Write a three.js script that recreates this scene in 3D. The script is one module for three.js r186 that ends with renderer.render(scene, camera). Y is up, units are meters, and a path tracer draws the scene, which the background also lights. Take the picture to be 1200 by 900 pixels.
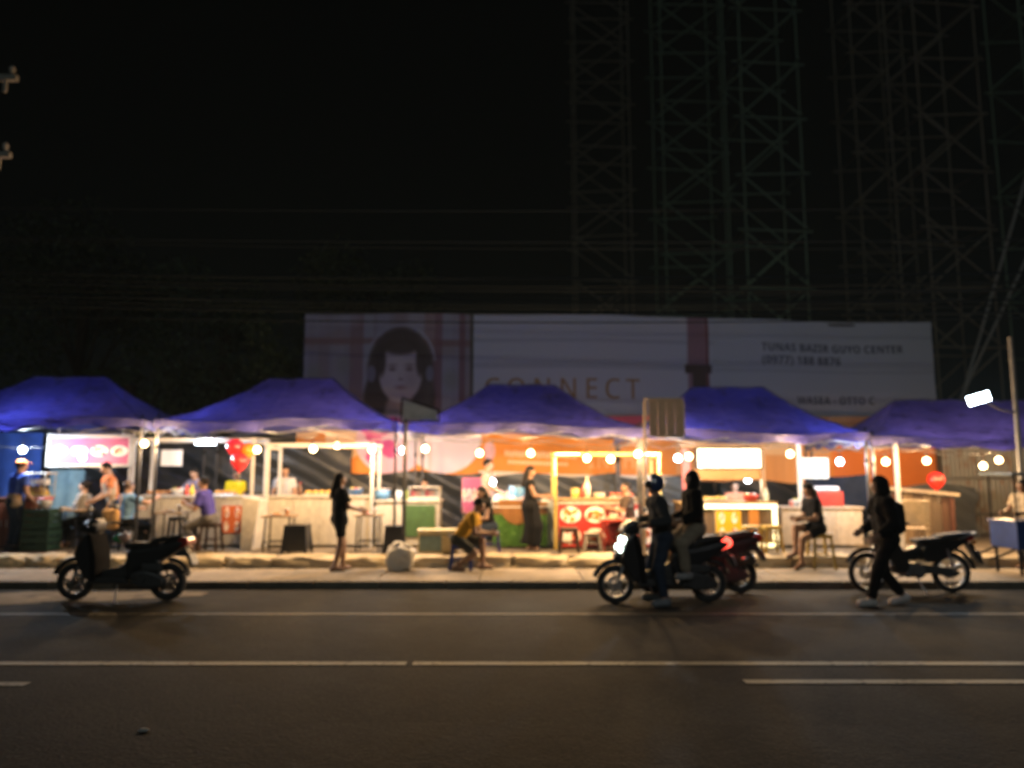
import * as THREE from 'three';
import { RoundedBoxGeometry } from 'three/addons/geometries/RoundedBoxGeometry.js';
import { mergeGeometries } from 'three/addons/utils/BufferGeometryUtils.js';
import { RectAreaLightUniformsLib } from 'three/addons/lights/RectAreaLightUniformsLib.js';

// ---------- camera, sky, moon, exposure ----------
const scene = new THREE.Scene();
const camera = new THREE.PerspectiveCamera(54.7, 4 / 3, 0.1, 400);
camera.position.set(0, 1.7, 0);
camera.lookAt(0, 1.7 + 107 / 8.7, -100);
camera.focus = 2.4;
camera.userData.fStop = 1.5;
const renderer = new THREE.WebGLRenderer({ antialias: true });
renderer.toneMapping = THREE.LinearToneMapping;
renderer.toneMappingExposure = 1;
renderer.shadowMap.enabled = true;
RectAreaLightUniformsLib.init();
scene.fog = new THREE.FogExp2(new THREE.Color(0.62, 0.8, 0.9), 0.0008); // cooking smoke and damp night air round the lamps
{ // a clear night sky: almost black, faintly lifted by town glow towards the horizon
  const w = 64, h = 32, d = new Float32Array(w * h * 4);
  for (let j = 0; j < h; j++) for (let i = 0; i < w; i++) {
    const e = Math.abs((j + 0.5) / h - 0.5) * 2, g = 0.0005 + 0.0009 * (1 - e) ** 3;
    d.set([g * 0.8, g * 1.0, g * 0.92, 1], (j * w + i) * 4);
  }
  const sky = new THREE.DataTexture(d, w, h, THREE.RGBAFormat, THREE.FloatType);
  sky.mapping = THREE.EquirectangularReflectionMapping; sky.magFilter = THREE.LinearFilter; sky.needsUpdate = true;
  scene.background = sky; scene.environment = sky;
}
const moon = new THREE.DirectionalLight(new THREE.Color(0.85, 1, 0.95), 0.12);
moon.position.set(-6, 10, 22); moon.shadow.radius = 20; moon.castShadow = true;
moon.shadow.camera.left = -30; moon.shadow.camera.right = 30; moon.shadow.camera.top = 30; moon.shadow.camera.bottom = -30; moon.shadow.camera.far = 120;
scene.add(moon, moon.target);

// ---------- helpers ----------
let seed = 7;
const rnd = () => { seed = (seed + 0x6d2b79f5) | 0; let t = Math.imul(seed ^ (seed >>> 15), 1 | seed); t = (t + Math.imul(t ^ (t >>> 7), 61 | t)) ^ t; return ((t ^ (t >>> 14)) >>> 0) / 4294967296; };
const V = (x, y, z) => new THREE.Vector3(x, y, z);
const PI = Math.PI, rr = (a, b) => a + (b - a) * rnd();
const taken = {};
function numbered(n) { const k = taken[n] = (taken[n] ?? -1) + 1; return k ? n + '_' + String(k).padStart(3, '0') : n; }
function clean(g) { g = g.index ? g.toNonIndexed() : g; for (const k of Object.keys(g.attributes)) if (!['position', 'normal', 'uv'].includes(k)) g.deleteAttribute(k); if (!g.attributes.uv) g.setAttribute('uv', new THREE.BufferAttribute(new Float32Array(g.attributes.position.count * 2), 2)); return g; }
const join = (a) => Array.isArray(a) ? (a.length > 1 ? mergeGeometries(a.map(clean)) : a[0]) : a;
function part(name, geo, m, parent) { const o = new THREE.Mesh(join(geo), m); o.name = name; o.castShadow = o.receiveShadow = true; parent.add(o); return o; }
function thing(name, label, category, [x, y, z] = [0, 0, 0], turn = 0, group) { const o = new THREE.Group(); o.name = numbered(name); o.position.set(x, y, z); o.rotation.y = turn; o.userData = { label, category }; if (group) o.userData.group = group; scene.add(o); return o; }
function solo(name, geo, m, label, category, group, pos = [0, 0, 0]) { const o = part(numbered(name), geo, m, scene); o.position.set(...pos); o.userData = { label, category }; if (group) o.userData.group = group; return o; }
function struct(name, geo, m, parent = scene) { const o = part(parent === scene ? numbered(name) : name, geo, m, parent); if (parent === scene) o.userData.kind = 'structure'; return o; }
function copy(o, pos, turn = 0, label) { const c = o.clone(); c.name = numbered(o.name.replace(/_\d\d\d$/, '')); c.userData = { ...o.userData }; if (label) c.userData.label = label; c.position.set(...pos); c.rotation.y = turn; scene.add(c); return c; }
// shapes: boxes with chamfered edges, rods, tubes, lathes, extruded outlines
function box(w, h, d, x = 0, y = 0, z = 0, r = 0.008, rx = 0, ry = 0, rz = 0) {
  const g = new RoundedBoxGeometry(w, h, d, 1, Math.min(r, w / 2.1, h / 2.1, d / 2.1));
  if (rx) g.rotateX(rx); if (ry) g.rotateY(ry); if (rz) g.rotateZ(rz); return g.translate(x, y, z);
}
function rod(a, b, r, r2 = r, n = 8) {
  a = a.isVector3 ? a : V(...a); b = b.isVector3 ? b : V(...b);
  const d = b.clone().sub(a), L = d.length(), g = new THREE.CylinderGeometry(r2, r, L, n, 1);
  g.applyQuaternion(new THREE.Quaternion().setFromUnitVectors(V(0, 1, 0), d.normalize()));
  return g.translate((a.x + b.x) / 2, (a.y + b.y) / 2, (a.z + b.z) / 2);
}
function bar(a, b, w, h) { // square section between two points
  a = V(...a); b = V(...b); const d = b.clone().sub(a), g = box(w, d.length(), h, 0, 0, 0, 0.004);
  g.applyQuaternion(new THREE.Quaternion().setFromUnitVectors(V(0, 1, 0), d.normalize()));
  return g.translate((a.x + b.x) / 2, (a.y + b.y) / 2, (a.z + b.z) / 2);
}
const tube = (pts, r, seg = 16, n = 6, closed = false) => new THREE.TubeGeometry(new THREE.CatmullRomCurve3(pts.map((p) => V(...p)), closed), seg, r, n, closed);
const lathe = (pts, n = 16) => new THREE.LatheGeometry(pts.map((p) => new THREE.Vector2(...p)), n);
function slab(pts, depth, bevel = 0.01, curve = false) { // outline in x-y, thickness along z, centred
  const s = new THREE.Shape(); if (curve) { s.moveTo(...pts[0]); s.splineThru(pts.slice(1).concat([pts[0]]).map((p) => new THREE.Vector2(...p))); } else s.setFromPoints(pts.map((p) => new THREE.Vector2(...p)));
  const g = new THREE.ExtrudeGeometry(s, { depth: Math.max(depth - 2 * bevel, 0.001), bevelThickness: bevel, bevelSize: bevel, bevelOffset: -bevel, bevelSegments: 2, curveSegments: 16, steps: 1 });
  return g.translate(0, 0, -Math.max(depth - 2 * bevel, 0.001) / 2);
}
const ball = (r, x = 0, y = 0, z = 0, sx = 1, sy = 1, sz = 1) => new THREE.SphereGeometry(r, 16, 12).scale(sx, sy, sz).translate(x, y, z);
const torus = (R, r, n = 28, m = 10) => new THREE.TorusGeometry(R, r, m, n);
// bumpy rounded lump (stones, bags): a sphere pushed about by smooth noise
const hash3 = (x, y, z) => { const s = Math.sin(x * 127.1 + y * 311.7 + z * 74.7) * 43758.5453; return s - Math.floor(s); };
function noise3(x, y, z) {
  const i = Math.floor(x), j = Math.floor(y), k = Math.floor(z), s = (t) => t * t * (3 - 2 * t), a = s(x - i), b = s(y - j), c = s(z - k), L = (p, q, t) => p + (q - p) * t;
  const f = (u, v, w) => hash3(i + u, j + v, k + w);
  return L(L(L(f(0, 0, 0), f(1, 0, 0), a), L(f(0, 1, 0), f(1, 1, 0), a), b), L(L(f(0, 0, 1), f(1, 0, 1), a), L(f(0, 1, 1), f(1, 1, 1), a), b), c);
}
function lump(sx, sy, sz, amp, freq, off = 0, det = 3, square = 0) {
  const g = new THREE.SphereGeometry(1, 8 * det, 6 * det), p = g.attributes.position;
  for (let i = 0; i < p.count; i++) {
    let x = p.getX(i), y = p.getY(i), z = p.getZ(i);
    if (square) { const m = Math.max(Math.abs(x), Math.abs(y), Math.abs(z)), k = 1 + square * (1 / m - 1); x *= k; y *= k; z *= k; }
    const n = 1 + amp * (noise3(x * freq + off + 9, y * freq + 5, z * freq + 3) + 0.5 * noise3(x * freq * 2.3 + off, y * freq * 2.3, z * freq * 2.3 + 7) - 0.75);
    p.setXYZ(i, x * sx * n, y * sy * n, z * sz * n);
  }
  g.computeVertexNormals(); return g;
}
// ---------- textures: grain, blotches, cloth, wood, print ----------
function lattice(n, s) { const a = new Float32Array(n * n); let q = s; for (let i = 0; i < n * n; i++) { q = (q * 1664525 + 1013904223) >>> 0; a[i] = q / 4294967296; } return (x, y) => { const i = Math.floor(x), j = Math.floor(y), u = x - i, v = y - j, a0 = u * u * (3 - 2 * u), b0 = v * v * (3 - 2 * v), m = (k) => ((k % n) + n) % n, g = (p, r) => a[m(j + r) * n + m(i + p)]; return (g(0, 0) * (1 - a0) + g(1, 0) * a0) * (1 - b0) + (g(0, 1) * (1 - a0) + g(1, 1) * a0) * b0; }; }
function tex(size, fn, srgb = true) {
  const d = new Uint8Array(size * size * 4);
  for (let j = 0; j < size; j++) for (let i = 0; i < size; i++) { const c = fn(i / size, j / size); const [r, g, b] = Array.isArray(c) ? c : [c, c, c]; d.set([r * 255, g * 255, b * 255, 255].map((q) => Math.max(0, Math.min(255, q))), (j * size + i) * 4); }
  const t = new THREE.DataTexture(d, size, size); t.wrapS = t.wrapT = THREE.RepeatWrapping; t.magFilter = THREE.LinearFilter; if (srgb) t.colorSpace = THREE.SRGBColorSpace; t.needsUpdate = true; return t;
}
const n8 = lattice(8, 11), n16 = lattice(16, 5), n32 = lattice(32, 23), n64 = lattice(64, 91), n256 = lattice(256, 3), n128 = lattice(128, 17);
const fbm = (u, v) => 0.4 * n8(u * 8, v * 8) + 0.27 * n16(u * 16, v * 16) + 0.2 * n32(u * 32, v * 32) + 0.13 * n64(u * 64, v * 64);
const T = {
  asphalt: tex(1024, (u, v) => { const s = n256(u * 256, v * 256), f = fbm(u, v), oil = n8(u * 8 + 3, v * 2), k = 0.6 + 0.32 * s * s + 0.5 * (f - 0.5) + (s > 0.93 ? 0.25 : 0) - 0.1 * (oil - 0.5); return [k, k * 0.985, k * 0.95]; }),
  concrete: tex(512, (u, v) => { const f = fbm(u, v), s = n128(u * 128, v * 128), st = Math.max(0, n8(u * 8 + 2, v * 8 + 5) - 0.62) * 1.2; const k = 0.74 + 0.34 * (f - 0.5) + 0.12 * (s - 0.5) - st * 0.5; return [k, k * 0.97, k * 0.92]; }),
  blotch: tex(256, (u, v) => 0.86 + 0.22 * (fbm(u, v) - 0.5) + 0.06 * (n128(u * 128, v * 128) - 0.5)),
  cloth: tex(256, (u, v) => 0.85 + 0.1 * Math.sin(u * 402) * Math.sin(v * 402) + 0.2 * (fbm(u, v) - 0.5)),
  wood: tex(256, (u, v) => { const g = n64(u * 64, v * 4) * 0.5 + n32(u * 32 + 3, v * 2) * 0.5, k = 0.72 + 0.4 * (g - 0.5) + 0.08 * (n128(u * 128, v * 16) - 0.5); return [k, k * 0.93, k * 0.84]; }),
  stain: tex(512, (u, v) => { const f = fbm(u, v), w = n64(u * 64, v * 64), st = Math.max(0, n16(u * 16 + 4, v * 16 + 2) * 0.6 + n64(u * 64, v * 64) * 0.4 - 0.58) * 1.6; return 0.9 + 0.2 * (f - 0.5) + 0.06 * (w - 0.5) - st * 0.6 + 0.04 * Math.sin(u * 1200) * Math.sin(v * 1200); }),
  rust: tex(256, (u, v) => { const f = fbm(u, v), t = Math.max(0, Math.min(1, (f - 0.5) * 6)); return [0.8 + 0.1 * (f - 0.5) - 0.08 * t, 0.79 - 0.17 * t, 0.77 - 0.24 * t]; }),
};
const grainBump = tex(512, (u, v) => n256(u * 256, v * 256) * 0.7 + 0.3 * n64(u * 64, v * 64), false);
const foldBump = tex(256, (u, v) => fbm(u, v), false);
const rep = (t, x, y) => { const c = t.clone(); c.repeat.set(x, y); c.needsUpdate = true; return c; };
const col = (c) => c.isColor ? c : new THREE.Color().setRGB(...c);
function M(c, roughness = 0.7, metalness = 0, extra = {}) { const e = { ...extra }; return new (Object.keys(e).some((k) => /clearcoat|transmission|sheen|specular/.test(k)) ? THREE.MeshPhysicalMaterial : THREE.MeshStandardMaterial)({ color: col(c), roughness, metalness, ...e }); }
const cloth = (c, o = {}) => M(c, 0.95, 0, { map: T.cloth, specularIntensity: 0.3, ...o });
const wood = (c) => M(c, 0.65, 0, { map: T.wood });
const painted = (c, r = 0.55) => M(c, r, 0, { map: T.blotch });
const metal = (c, r = 0.4) => M(c, r, 0.85);
const glow = (c, k) => new THREE.MeshStandardMaterial({ color: 0xffffff, emissive: col(c), emissiveIntensity: k, roughness: 0.5 });
function print(w, h, draw, mirror) { const c = document.createElement('canvas'); c.width = w; c.height = h; draw(c.getContext('2d'), w, h); const t = new THREE.CanvasTexture(c); t.colorSpace = THREE.SRGBColorSpace; return t; }
const black = M([0.012, 0.012, 0.013], 0.45), blackMatt = M([0.014, 0.014, 0.015], 0.85, 0, { specularIntensity: 0.4 }), whitePaint = painted([0.72, 0.71, 0.68]), steel = metal([0.45, 0.46, 0.47], 0.38), rubber = M([0.018, 0.018, 0.018], 0.9);
const WARM = new THREE.Color(1, 0.61, 0.27), COOL = new THREE.Color(0.72, 0.86, 1), G = 0.28; // G: height of the stall ground above the road
function lamp(parent, c, I, x, y, z, r = 2) { const l = new THREE.PointLight(c, I); l.position.set(x, y, z); l.castShadow = true; l.shadow.radius = r; parent.add(l); return l; }

// ---------- the ground: earth, road, markings, kerb, pavement, stall ground ----------
function sheet(x0, x1, z0, z1, y, nx = 1, nz = 1, bumpy = 0) {
  const g = new THREE.PlaneGeometry(x1 - x0, z1 - z0, nx, nz).rotateX(-PI / 2).translate((x0 + x1) / 2, y, (z0 + z1) / 2), p = g.attributes.position, u = g.attributes.uv;
  for (let i = 0; i < p.count; i++) { u.setXY(i, p.getX(i) / 4, p.getZ(i) / 4); if (bumpy) p.setY(i, p.getY(i) + bumpy * (noise3(p.getX(i) * 1.3, 3, p.getZ(i) * 1.3) - 0.5 + 0.6 * (noise3(p.getX(i) * 5, 8, p.getZ(i) * 5) - 0.5))); }
  g.computeVertexNormals(); return g;
}
struct('ground', sheet(-200, 200, -200, 60, -0.03), M([0.07, 0.06, 0.045], 0.95, 0, { map: rep(T.concrete, 0.5, 0.5) }));
const asphaltMat = M([0.037, 0.0365, 0.032], 0.88, 0, { specularIntensity: 0.35, map: T.asphalt, bumpMap: grainBump, bumpScale: 0.004 });
struct('road', sheet(-60, 60, -11.5, 6, 0, 60, 20), asphaltMat);
const patchMat = M([0.036, 0.036, 0.033], 0.86, 0, { specularIntensity: 0.35, map: rep(T.asphalt, 1.3, 1.3), bumpMap: grainBump, bumpScale: 0.004 });
{ // older surfacing in the near lane, with an uneven joint
  const s = new THREE.Shape(); s.moveTo(-40, 5); for (let x = -40; x <= 40; x += 0.25) s.lineTo(x, -5.35 + 0.05 * Math.sin(x * 0.7) + 0.06 * (noise3(x * 2, 1, 1) - 0.5)); s.lineTo(40, 5);
  const g = new THREE.ShapeGeometry(s), p = g.attributes.position, u = g.attributes.uv; for (let i = 0; i < p.count; i++) { const x = p.getX(i), z = p.getY(i); p.setXYZ(i, x, 0.004, z); u.setXY(i, x / 4, z / 4); }
  const ix = g.index.array; for (let i = 0; i < ix.length; i += 3) [ix[i + 1], ix[i + 2]] = [ix[i + 2], ix[i + 1]];
  g.computeVertexNormals(); struct('road_patch', g, patchMat);
}
const paintTex = tex(512, (u, v) => { const w = n64(u * 64, v * 64) * 0.5 + n128(u * 128, v * 128) * 0.3 + n16(u * 16, v * 16) * 0.3, t = Math.max(0, Math.min(1, (w - 0.22) * 5)); return [0.33 + 0.5 * t, 0.32 + 0.48 * t, 0.29 + 0.42 * t]; });
const oldPaint = (k) => M([k, k * 0.97, k * 0.88], 0.7, 0, { map: paintTex });
function marking(x0, x1, zc, w, m) {
  const n = Math.ceil((x1 - x0) / 0.3), g = new THREE.PlaneGeometry(x1 - x0, w, n, 1).rotateX(-PI / 2), p = g.attributes.position, u = g.attributes.uv;
  for (let i = 0; i < p.count; i++) { const x = p.getX(i) + (x0 + x1) / 2; p.setZ(i, p.getZ(i) + 0.006 * (noise3(x * 6, p.getZ(i) > 0 ? 4 : 9, 2) - 0.5)); u.setXY(i, x / 2.2, p.getZ(i) / 2.2 + 0.3); }
  struct('road_marking', g.translate((x0 + x1) / 2, 0.006, zc), m);
}
marking(-40, 40, -9.42, 0.11, oldPaint(0.11));
{ const m = oldPaint(0.55); let x = -30; for (const e of [-0.93, 30]) { marking(x, e - 0.03, -7.0, 0.12, m); x = e + 0.03; } marking(1.924, 20, -6.4, 0.11, oldPaint(0.5)); marking(-20, -3.966, -6.33, 0.11, oldPaint(0.42)); }
// broken concrete and dust at the road edge beside the parked scooter
for (const [cx, cz, sx, sz, k] of [[-6.3, -10.75, 1.5, 0.42, 1], [-5.0, -10.95, 0.7, 0.3, 2], [-7.5, -10.2, 1.0, 0.3, 3]]) {
  const s = new THREE.Shape(); for (let a = 0; a < 40; a++) { const t = a / 40 * 2 * PI, r = 0.75 + 0.5 * noise3(Math.cos(t) * 2 + k * 7, Math.sin(t) * 2, 3); s[a ? 'lineTo' : 'moveTo'](cx + Math.cos(t) * sx * r, -(cz + Math.sin(t) * sz * r)); }
  const g = new THREE.ShapeGeometry(s).rotateX(-PI / 2).translate(0, 0.004 + 0.001 * k, 0), p = g.attributes.position, u = g.attributes.uv; for (let i = 0; i < p.count; i++) u.setXY(i, p.getX(i) / 1.5, p.getZ(i) / 1.5);
  struct('road_dust', g, M([0.34, 0.3, 0.23], 0.95, 0, { map: T.concrete }));
}
const slabMats = [0, 1, 2].map((k) => M([0.46 + 0.03 * k, 0.41 + 0.025 * k, 0.33 + 0.02 * k], 0.85, 0, { map: rep(T.concrete, 0.6, 0.6), bumpMap: grainBump, bumpScale: 0.002 }));
{ // pavement of poured slabs with joints between them, on a bed of mortar
  const pav = new THREE.Group(); pav.name = 'pavement'; pav.userData.kind = 'structure'; scene.add(pav);
  struct('bed', sheet(-40, 40, -13.5, -11.65, 0.075), M([0.1, 0.09, 0.075], 0.95), pav);
  for (let i = 0; i < 22; i++) {
    const x = -17.3 + i * 1.6, g = box(1.585, 0.1, 1.78, 0, 0, 0, 0.012), u = g.attributes.uv, p = g.attributes.position; for (let q = 0; q < p.count; q++) u.setXY(q, p.getX(q) / 3 + i * 0.37, p.getZ(q) / 3);
    const o = struct('paving_slab', g, slabMats[i % 3], pav); o.position.set(x, 0.05 + 0.004 * (rnd() - 0.5), -12.545); o.rotation.set(0.003 * (rnd() - 0.5), 0, 0.003 * (rnd() - 0.5));
  }
  const kerb = new THREE.Group(); kerb.name = 'kerb'; kerb.userData.kind = 'structure'; scene.add(kerb);
  const km = [0, 1].map((k) => M([0.17 + 0.03 * k, 0.155 + 0.03 * k, 0.13 + 0.02 * k], 0.9, 0, { map: T.concrete }));
  for (let i = 0; i < 36; i++) { const o = struct('kerb_stone', box(0.985, 0.15, 0.15, 0, 0, 0, 0.02), km[i % 2], kerb); o.position.set(-17.5 + i, 0.027 + 0.005 * (rnd() - 0.5), -11.575 + 0.012 * (rnd() - 0.5)); }
  // the rough raised edge of the stall ground: pale ochre stones and filled sacks laid end to end
  const edge = new THREE.Group(); edge.name = 'raised_edge'; edge.userData.kind = 'structure'; scene.add(edge);
  const em = [[0.62, 0.5, 0.3], [0.66, 0.54, 0.34], [0.56, 0.46, 0.3]].map((c) => M(c, 0.9, 0, { map: T.blotch, bumpMap: foldBump, bumpScale: 0.02 }));
  let x = -11.5, k = 0; while (x < 12.5) { const w = x < -6 ? rr(0.45, 0.75) : rr(0.7, 1.3), o = struct('edge_stone', lump(w / 2 * 1.04, 0.16, 0.3, 0.42, 2.6, k * 3.1, 4, 0.62), em[k % 3], edge); o.position.set(x + w / 2, 0.14 + rr(-0.015, 0.015), -13.5 + rr(-0.03, 0.03)); x += w - 0.02; k++; }
}
struct('stall_ground', sheet(-40, 40, -30, -13.5, G, 120, 60, 0.02), M([0.25, 0.215, 0.165], 0.95, 0, { map: rep(T.concrete, 0.8, 0.8), bumpMap: grainBump, bumpScale: 0.006 }));
// a few scraps on the road and pavement
for (const [x, y, z, s, c] of [[-2.459, 0.012, -5.2, 0.035, [0.6, 0.6, 0.58]], [-2.1, 0.105, -12.3, 0.04, [0.5, 0.45, 0.38]], [1.1, 0.105, -12.9, 0.03, [0.6, 0.55, 0.5]], [3.9, 0.105, -12.0, 0.035, [0.55, 0.5, 0.42]]]) solo('paper_scrap', lump(s, s * 0.3, s * 0.7, 0.6, 2, x), painted(c, 0.9), 'small crumpled pale scrap of paper lying on the ground', 'litter', 'paper scraps on the ground', [x, y, z]);

// ---------- behind the stalls: walls, billboard, banner, fence, scaffold, trees ----------
{ const w = thing('boundary_wall', 'dark rendered wall behind the stalls with the balloons', 'wall', [-13, G, -18.9]); // a low wall beyond the left stalls
  const g = box(15.5, 2.3, 0.2, 0, 1.15, 0, 0.01), p = g.attributes.position, u = g.attributes.uv; for (let i = 0; i < p.count; i++) u.setXY(i, p.getX(i) / 2, p.getY(i) / 2);
  part('wall', g, M([0.1, 0.095, 0.085], 0.9, 0, { map: T.concrete }), w); part('coping', box(15.6, 0.08, 0.3, 0, 2.34, 0), M([0.12, 0.115, 0.1], 0.9), w); }
function drape(w, h, nx, ny, fold) { const g = new THREE.PlaneGeometry(w, h, nx, ny), p = g.attributes.position; for (let i = 0; i < p.count; i++) { const [dx, dy, dz] = fold(p.getX(i), p.getY(i)); p.setXYZ(i, p.getX(i) + dx, p.getY(i) + dy, p.getZ(i) + dz); } g.computeVertexNormals(); return g; }
const ripple = (s) => (x, y) => [0, 0.03 * Math.sin(x * 0.9 + s) * (y > 0 ? 1 : 0.3), 0.025 * Math.sin(x * 2.1 + s) + 0.02 * Math.sin(x * 0.8 + y * 1.4 + s * 2) + 0.012 * Math.sin(y * 5 + x * 0.5 + s)];
{
  const tilt = 0.063, B = thing('billboard', 'wide printed billboard with a portrait and the word CONNECT, behind the canopies', 'billboard', [-5.073, 0, -17.9], tilt);
  const top = 5.656, W1 = 4.06, W2 = 6.1, W3 = 5.8, hgt = 2.9;
  const face = (name, x, w, h, y, t, s, label) => { const o = part(name, drape(w, h, Math.ceil(w * 5), 14, ripple(s)), M([0.82, 0.82, 0.82], 0.7, 0, { map: t, side: THREE.DoubleSide }), B); o.position.set(x + w / 2, y - h / 2, 0); if (label) o.userData.label = label; return o; };
  const portrait = print(1024, 740, (c, w, h) => {
    const soft = (x, y, rx, ry, col, edge = 0.7) => { c.save(); c.translate(x, y); c.scale(rx, ry); const g = c.createRadialGradient(0, 0, 0, 0, 0, 1); g.addColorStop(0, col); g.addColorStop(edge, col); g.addColorStop(1, col.slice(0, 7) + '00'); c.fillStyle = g; c.beginPath(); c.arc(0, 0, 1, 0, 7); c.fill(); c.restore(); };
    c.fillStyle = '#aaa0a6'; c.fillRect(0, 0, w, h);
    for (let i = 0; i < 12; i++) { c.globalAlpha = 0.6; c.fillStyle = ['#b6b3c2', '#a58d8c', '#b7aeb0', '#99716f', '#c0bfc9'][i % 5]; c.fillRect(i * 92 - 20 + (i * 37) % 23, 0, 50 + (i * 53) % 40, h); }
    c.globalAlpha = 1; for (let i = 0; i < 16; i++) soft((i * 211) % 1024, (i * 137) % 500, 60 + (i * 31) % 60, 60 + (i * 17) % 70, ['#b9b4bf', '#a78f8c', '#9fa08c', '#c5c2cc'][i % 4] + '88', 0.3);
    c.globalAlpha = 0.7; c.fillStyle = '#96706c'; c.fillRect(0, 150, 480, 40); c.fillRect(700, 165, 330, 44); c.fillStyle = '#8c5c62'; c.fillRect(800, 0, 46, h); c.fillRect(950, 0, 40, h); c.globalAlpha = 1;
    soft(590, 350, 215, 280, '#5b4a45ff', 0.86); soft(470, 545, 118, 205, '#57463fff', 0.8); soft(708, 535, 108, 190, '#5b4a43ff', 0.8); for (let i = 0; i < 46; i++) { c.strokeStyle = i % 2 ? '#6d5a52' : '#4d3e39'; c.globalAlpha = 0.5; c.lineWidth = 5; const x = 400 + i * 8.6; c.beginPath(); c.moveTo(590 + (x - 590) * 0.5, 120); c.bezierCurveTo(x, 200, x + (x - 590) * 0.15, 400, x + (x - 590) * 0.05, 700); c.stroke(); } c.globalAlpha = 1;
    soft(592, 640, 105, 170, '#b69c94ff', 0.8); soft(460, 735, 130, 110, '#a2545fff', 0.8); soft(730, 735, 130, 110, '#a2545fff', 0.8); soft(592, 745, 90, 90, '#c0aaa6ff', 0.7);
    soft(592, 375, 140, 196, '#d9c9c6ff', 0.9); soft(560, 360, 90, 130, '#e2d4d1cc', 0.2); soft(655, 420, 60, 100, '#c9b3adaa', 0.1); soft(592, 215, 135, 60, '#57463fee', 0.6); soft(470, 300, 38, 120, '#57463fee', 0.6); soft(715, 300, 38, 120, '#57463fee', 0.6);
    for (const x of [541, 645]) { soft(x, 352, 40, 22, '#a98f87cc', 0.1); soft(x, 354, 24, 14, '#7d665fdd', 0.1); soft(x, 328, 46, 14, '#8b736baa', 0.1); }
    soft(592, 415, 22, 12, '#a68a82ff', 0.3); soft(586, 390, 10, 40, '#d6c0b9aa', 0.2); soft(592, 466, 52, 22, '#ab7f7ddd', 0.1);
    c.strokeStyle = '#bdbac6'; c.lineWidth = 14; c.globalAlpha = 0.85; c.beginPath(); c.ellipse(590, 330, 214, 256, 0, 3.25, 6.17); c.stroke(); c.globalAlpha = 1; soft(412, 380, 30, 58, '#8d8894ff', 0.8); soft(771, 380, 26, 54, '#8d8894ff', 0.8);
  });
  const connect = print(1536, 730, (c, w, h) => {
    c.fillStyle = '#d9dbe2'; c.fillRect(0, 0, w, h); c.fillStyle = '#c3c6cf'; c.fillRect(0, 300, w, 40); c.fillRect(0, 150, w, 22);
    c.fillStyle = '#5b5a42'; c.fillRect(0, 0, 14, h); c.fillStyle = '#a7715a'; c.font = '300 176px sans-serif'; const s = 'CONNECT'; let x = 76; c.fillStyle = '#b58848'; for (const ch of s) { c.fillText(ch, x, 528); x += c.measureText(ch).width + 34; }
    c.fillStyle = '#a9838c'; c.fillRect(1372, 0, 120, h); c.fillStyle = '#8b4d4a'; c.fillRect(1492, 0, 16, h); c.fillStyle = '#5c4742'; c.fillRect(1354, 300, 170, 60); c.fillRect(1400, 340, 90, 390);
  });
  const contact = print(1536, 770, (c, w, h) => {
    c.fillStyle = '#d5d9de'; c.fillRect(0, 0, w, h); c.fillStyle = '#c6cad0'; c.fillRect(0, 340, w, 20); c.fillStyle = '#565a62';
    c.font = 'bold 74px sans-serif'; c.fillText('TUNAS BAZIR GUYO CENTER', 330, 214, 1110); c.font = 'bold 76px sans-serif'; c.fillText('(0977) 188 8876', 330, 300, 590); c.font = 'bold 70px sans-serif'; c.fillText('WASEA - OTTO C', 560, 570, 560);
  });
  face('portrait_print', 0, W1, hgt, top, portrait, 0.3, 'print of a smiling long haired person wearing a headset'); face('slogan_print', W1 + 0.01, W2, hgt, top + 0.03, connect, 1.7, 'pale print with the word CONNECT in gold letters'); face('contact_print', W1 + W2 + 0.02, W3, hgt, top - 0.02, contact, 3.9, 'pale print with dark contact lines');
  for (const x of [0.1, 2, 4.06, 6.1, 8.1, 10.15, 12.1, 14, 15.8]) part('post', box(0.09, top - 0.05 - G, 0.09, x, (top - 0.05 + G) / 2, -0.14), M([0.09, 0.08, 0.07], 0.7), B);
  for (const y of [top - 0.12, top - 1.5, top - 2.8]) part('rail', box(15.9, 0.07, 0.06, 7.95, y, -0.07), M([0.09, 0.08, 0.07], 0.7), B);
  // the orange banner that hangs below it
  const N = thing('orange_banner', 'long orange and pink printed banner hanging below the canopies', 'banner', [-5.143, 0, -17.72], tilt);
  const ot = print(2048, 160, (c, w, h) => {
    c.fillStyle = '#ee8f2c'; c.fillRect(0, 0, w, h); c.fillStyle = '#f3b49a'; c.fillRect(0, 0, w, 52);
    c.fillStyle = '#f4c9a2'; for (const [x, y, r] of [[30, 20, 50], [150, 60, 62]]) { c.beginPath(); c.ellipse(x, y, r, r, 0, 0, 7); c.fill(); }
    c.fillStyle = '#efc3dc'; c.beginPath(); c.ellipse(290, 70, 110, 92, 0, 0, 7); c.fill(); c.fillStyle = '#ead9ee'; c.beginPath(); c.ellipse(450, 62, 118, 96, 0, 0, 7); c.fill();
    c.fillStyle = '#e34f9b'; for (const [x, y, r] of [[215, 36, 18], [236, 60, 20], [262, 40, 16], [285, 92, 24], [298, 26, 20], [228, 116, 13], [250, 96, 12]]) { c.beginPath(); c.ellipse(x, y, r * 1.3, r, 0.4, 0, 7); c.fill(); }
    c.fillStyle = '#e9b8c8'; c.beginPath(); c.ellipse(592, 96, 18, 24, 0, 0, 7); c.fill();
    c.fillStyle = '#f8d9b4'; for (let i = 0; i < 24; i++) c.fillRect(640 + i * 9.5, 92 + (i % 3), 6, 15); for (let i = 0; i < 20; i++) c.fillRect(650 + i * 9.5, 118, 6, 9);
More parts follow.
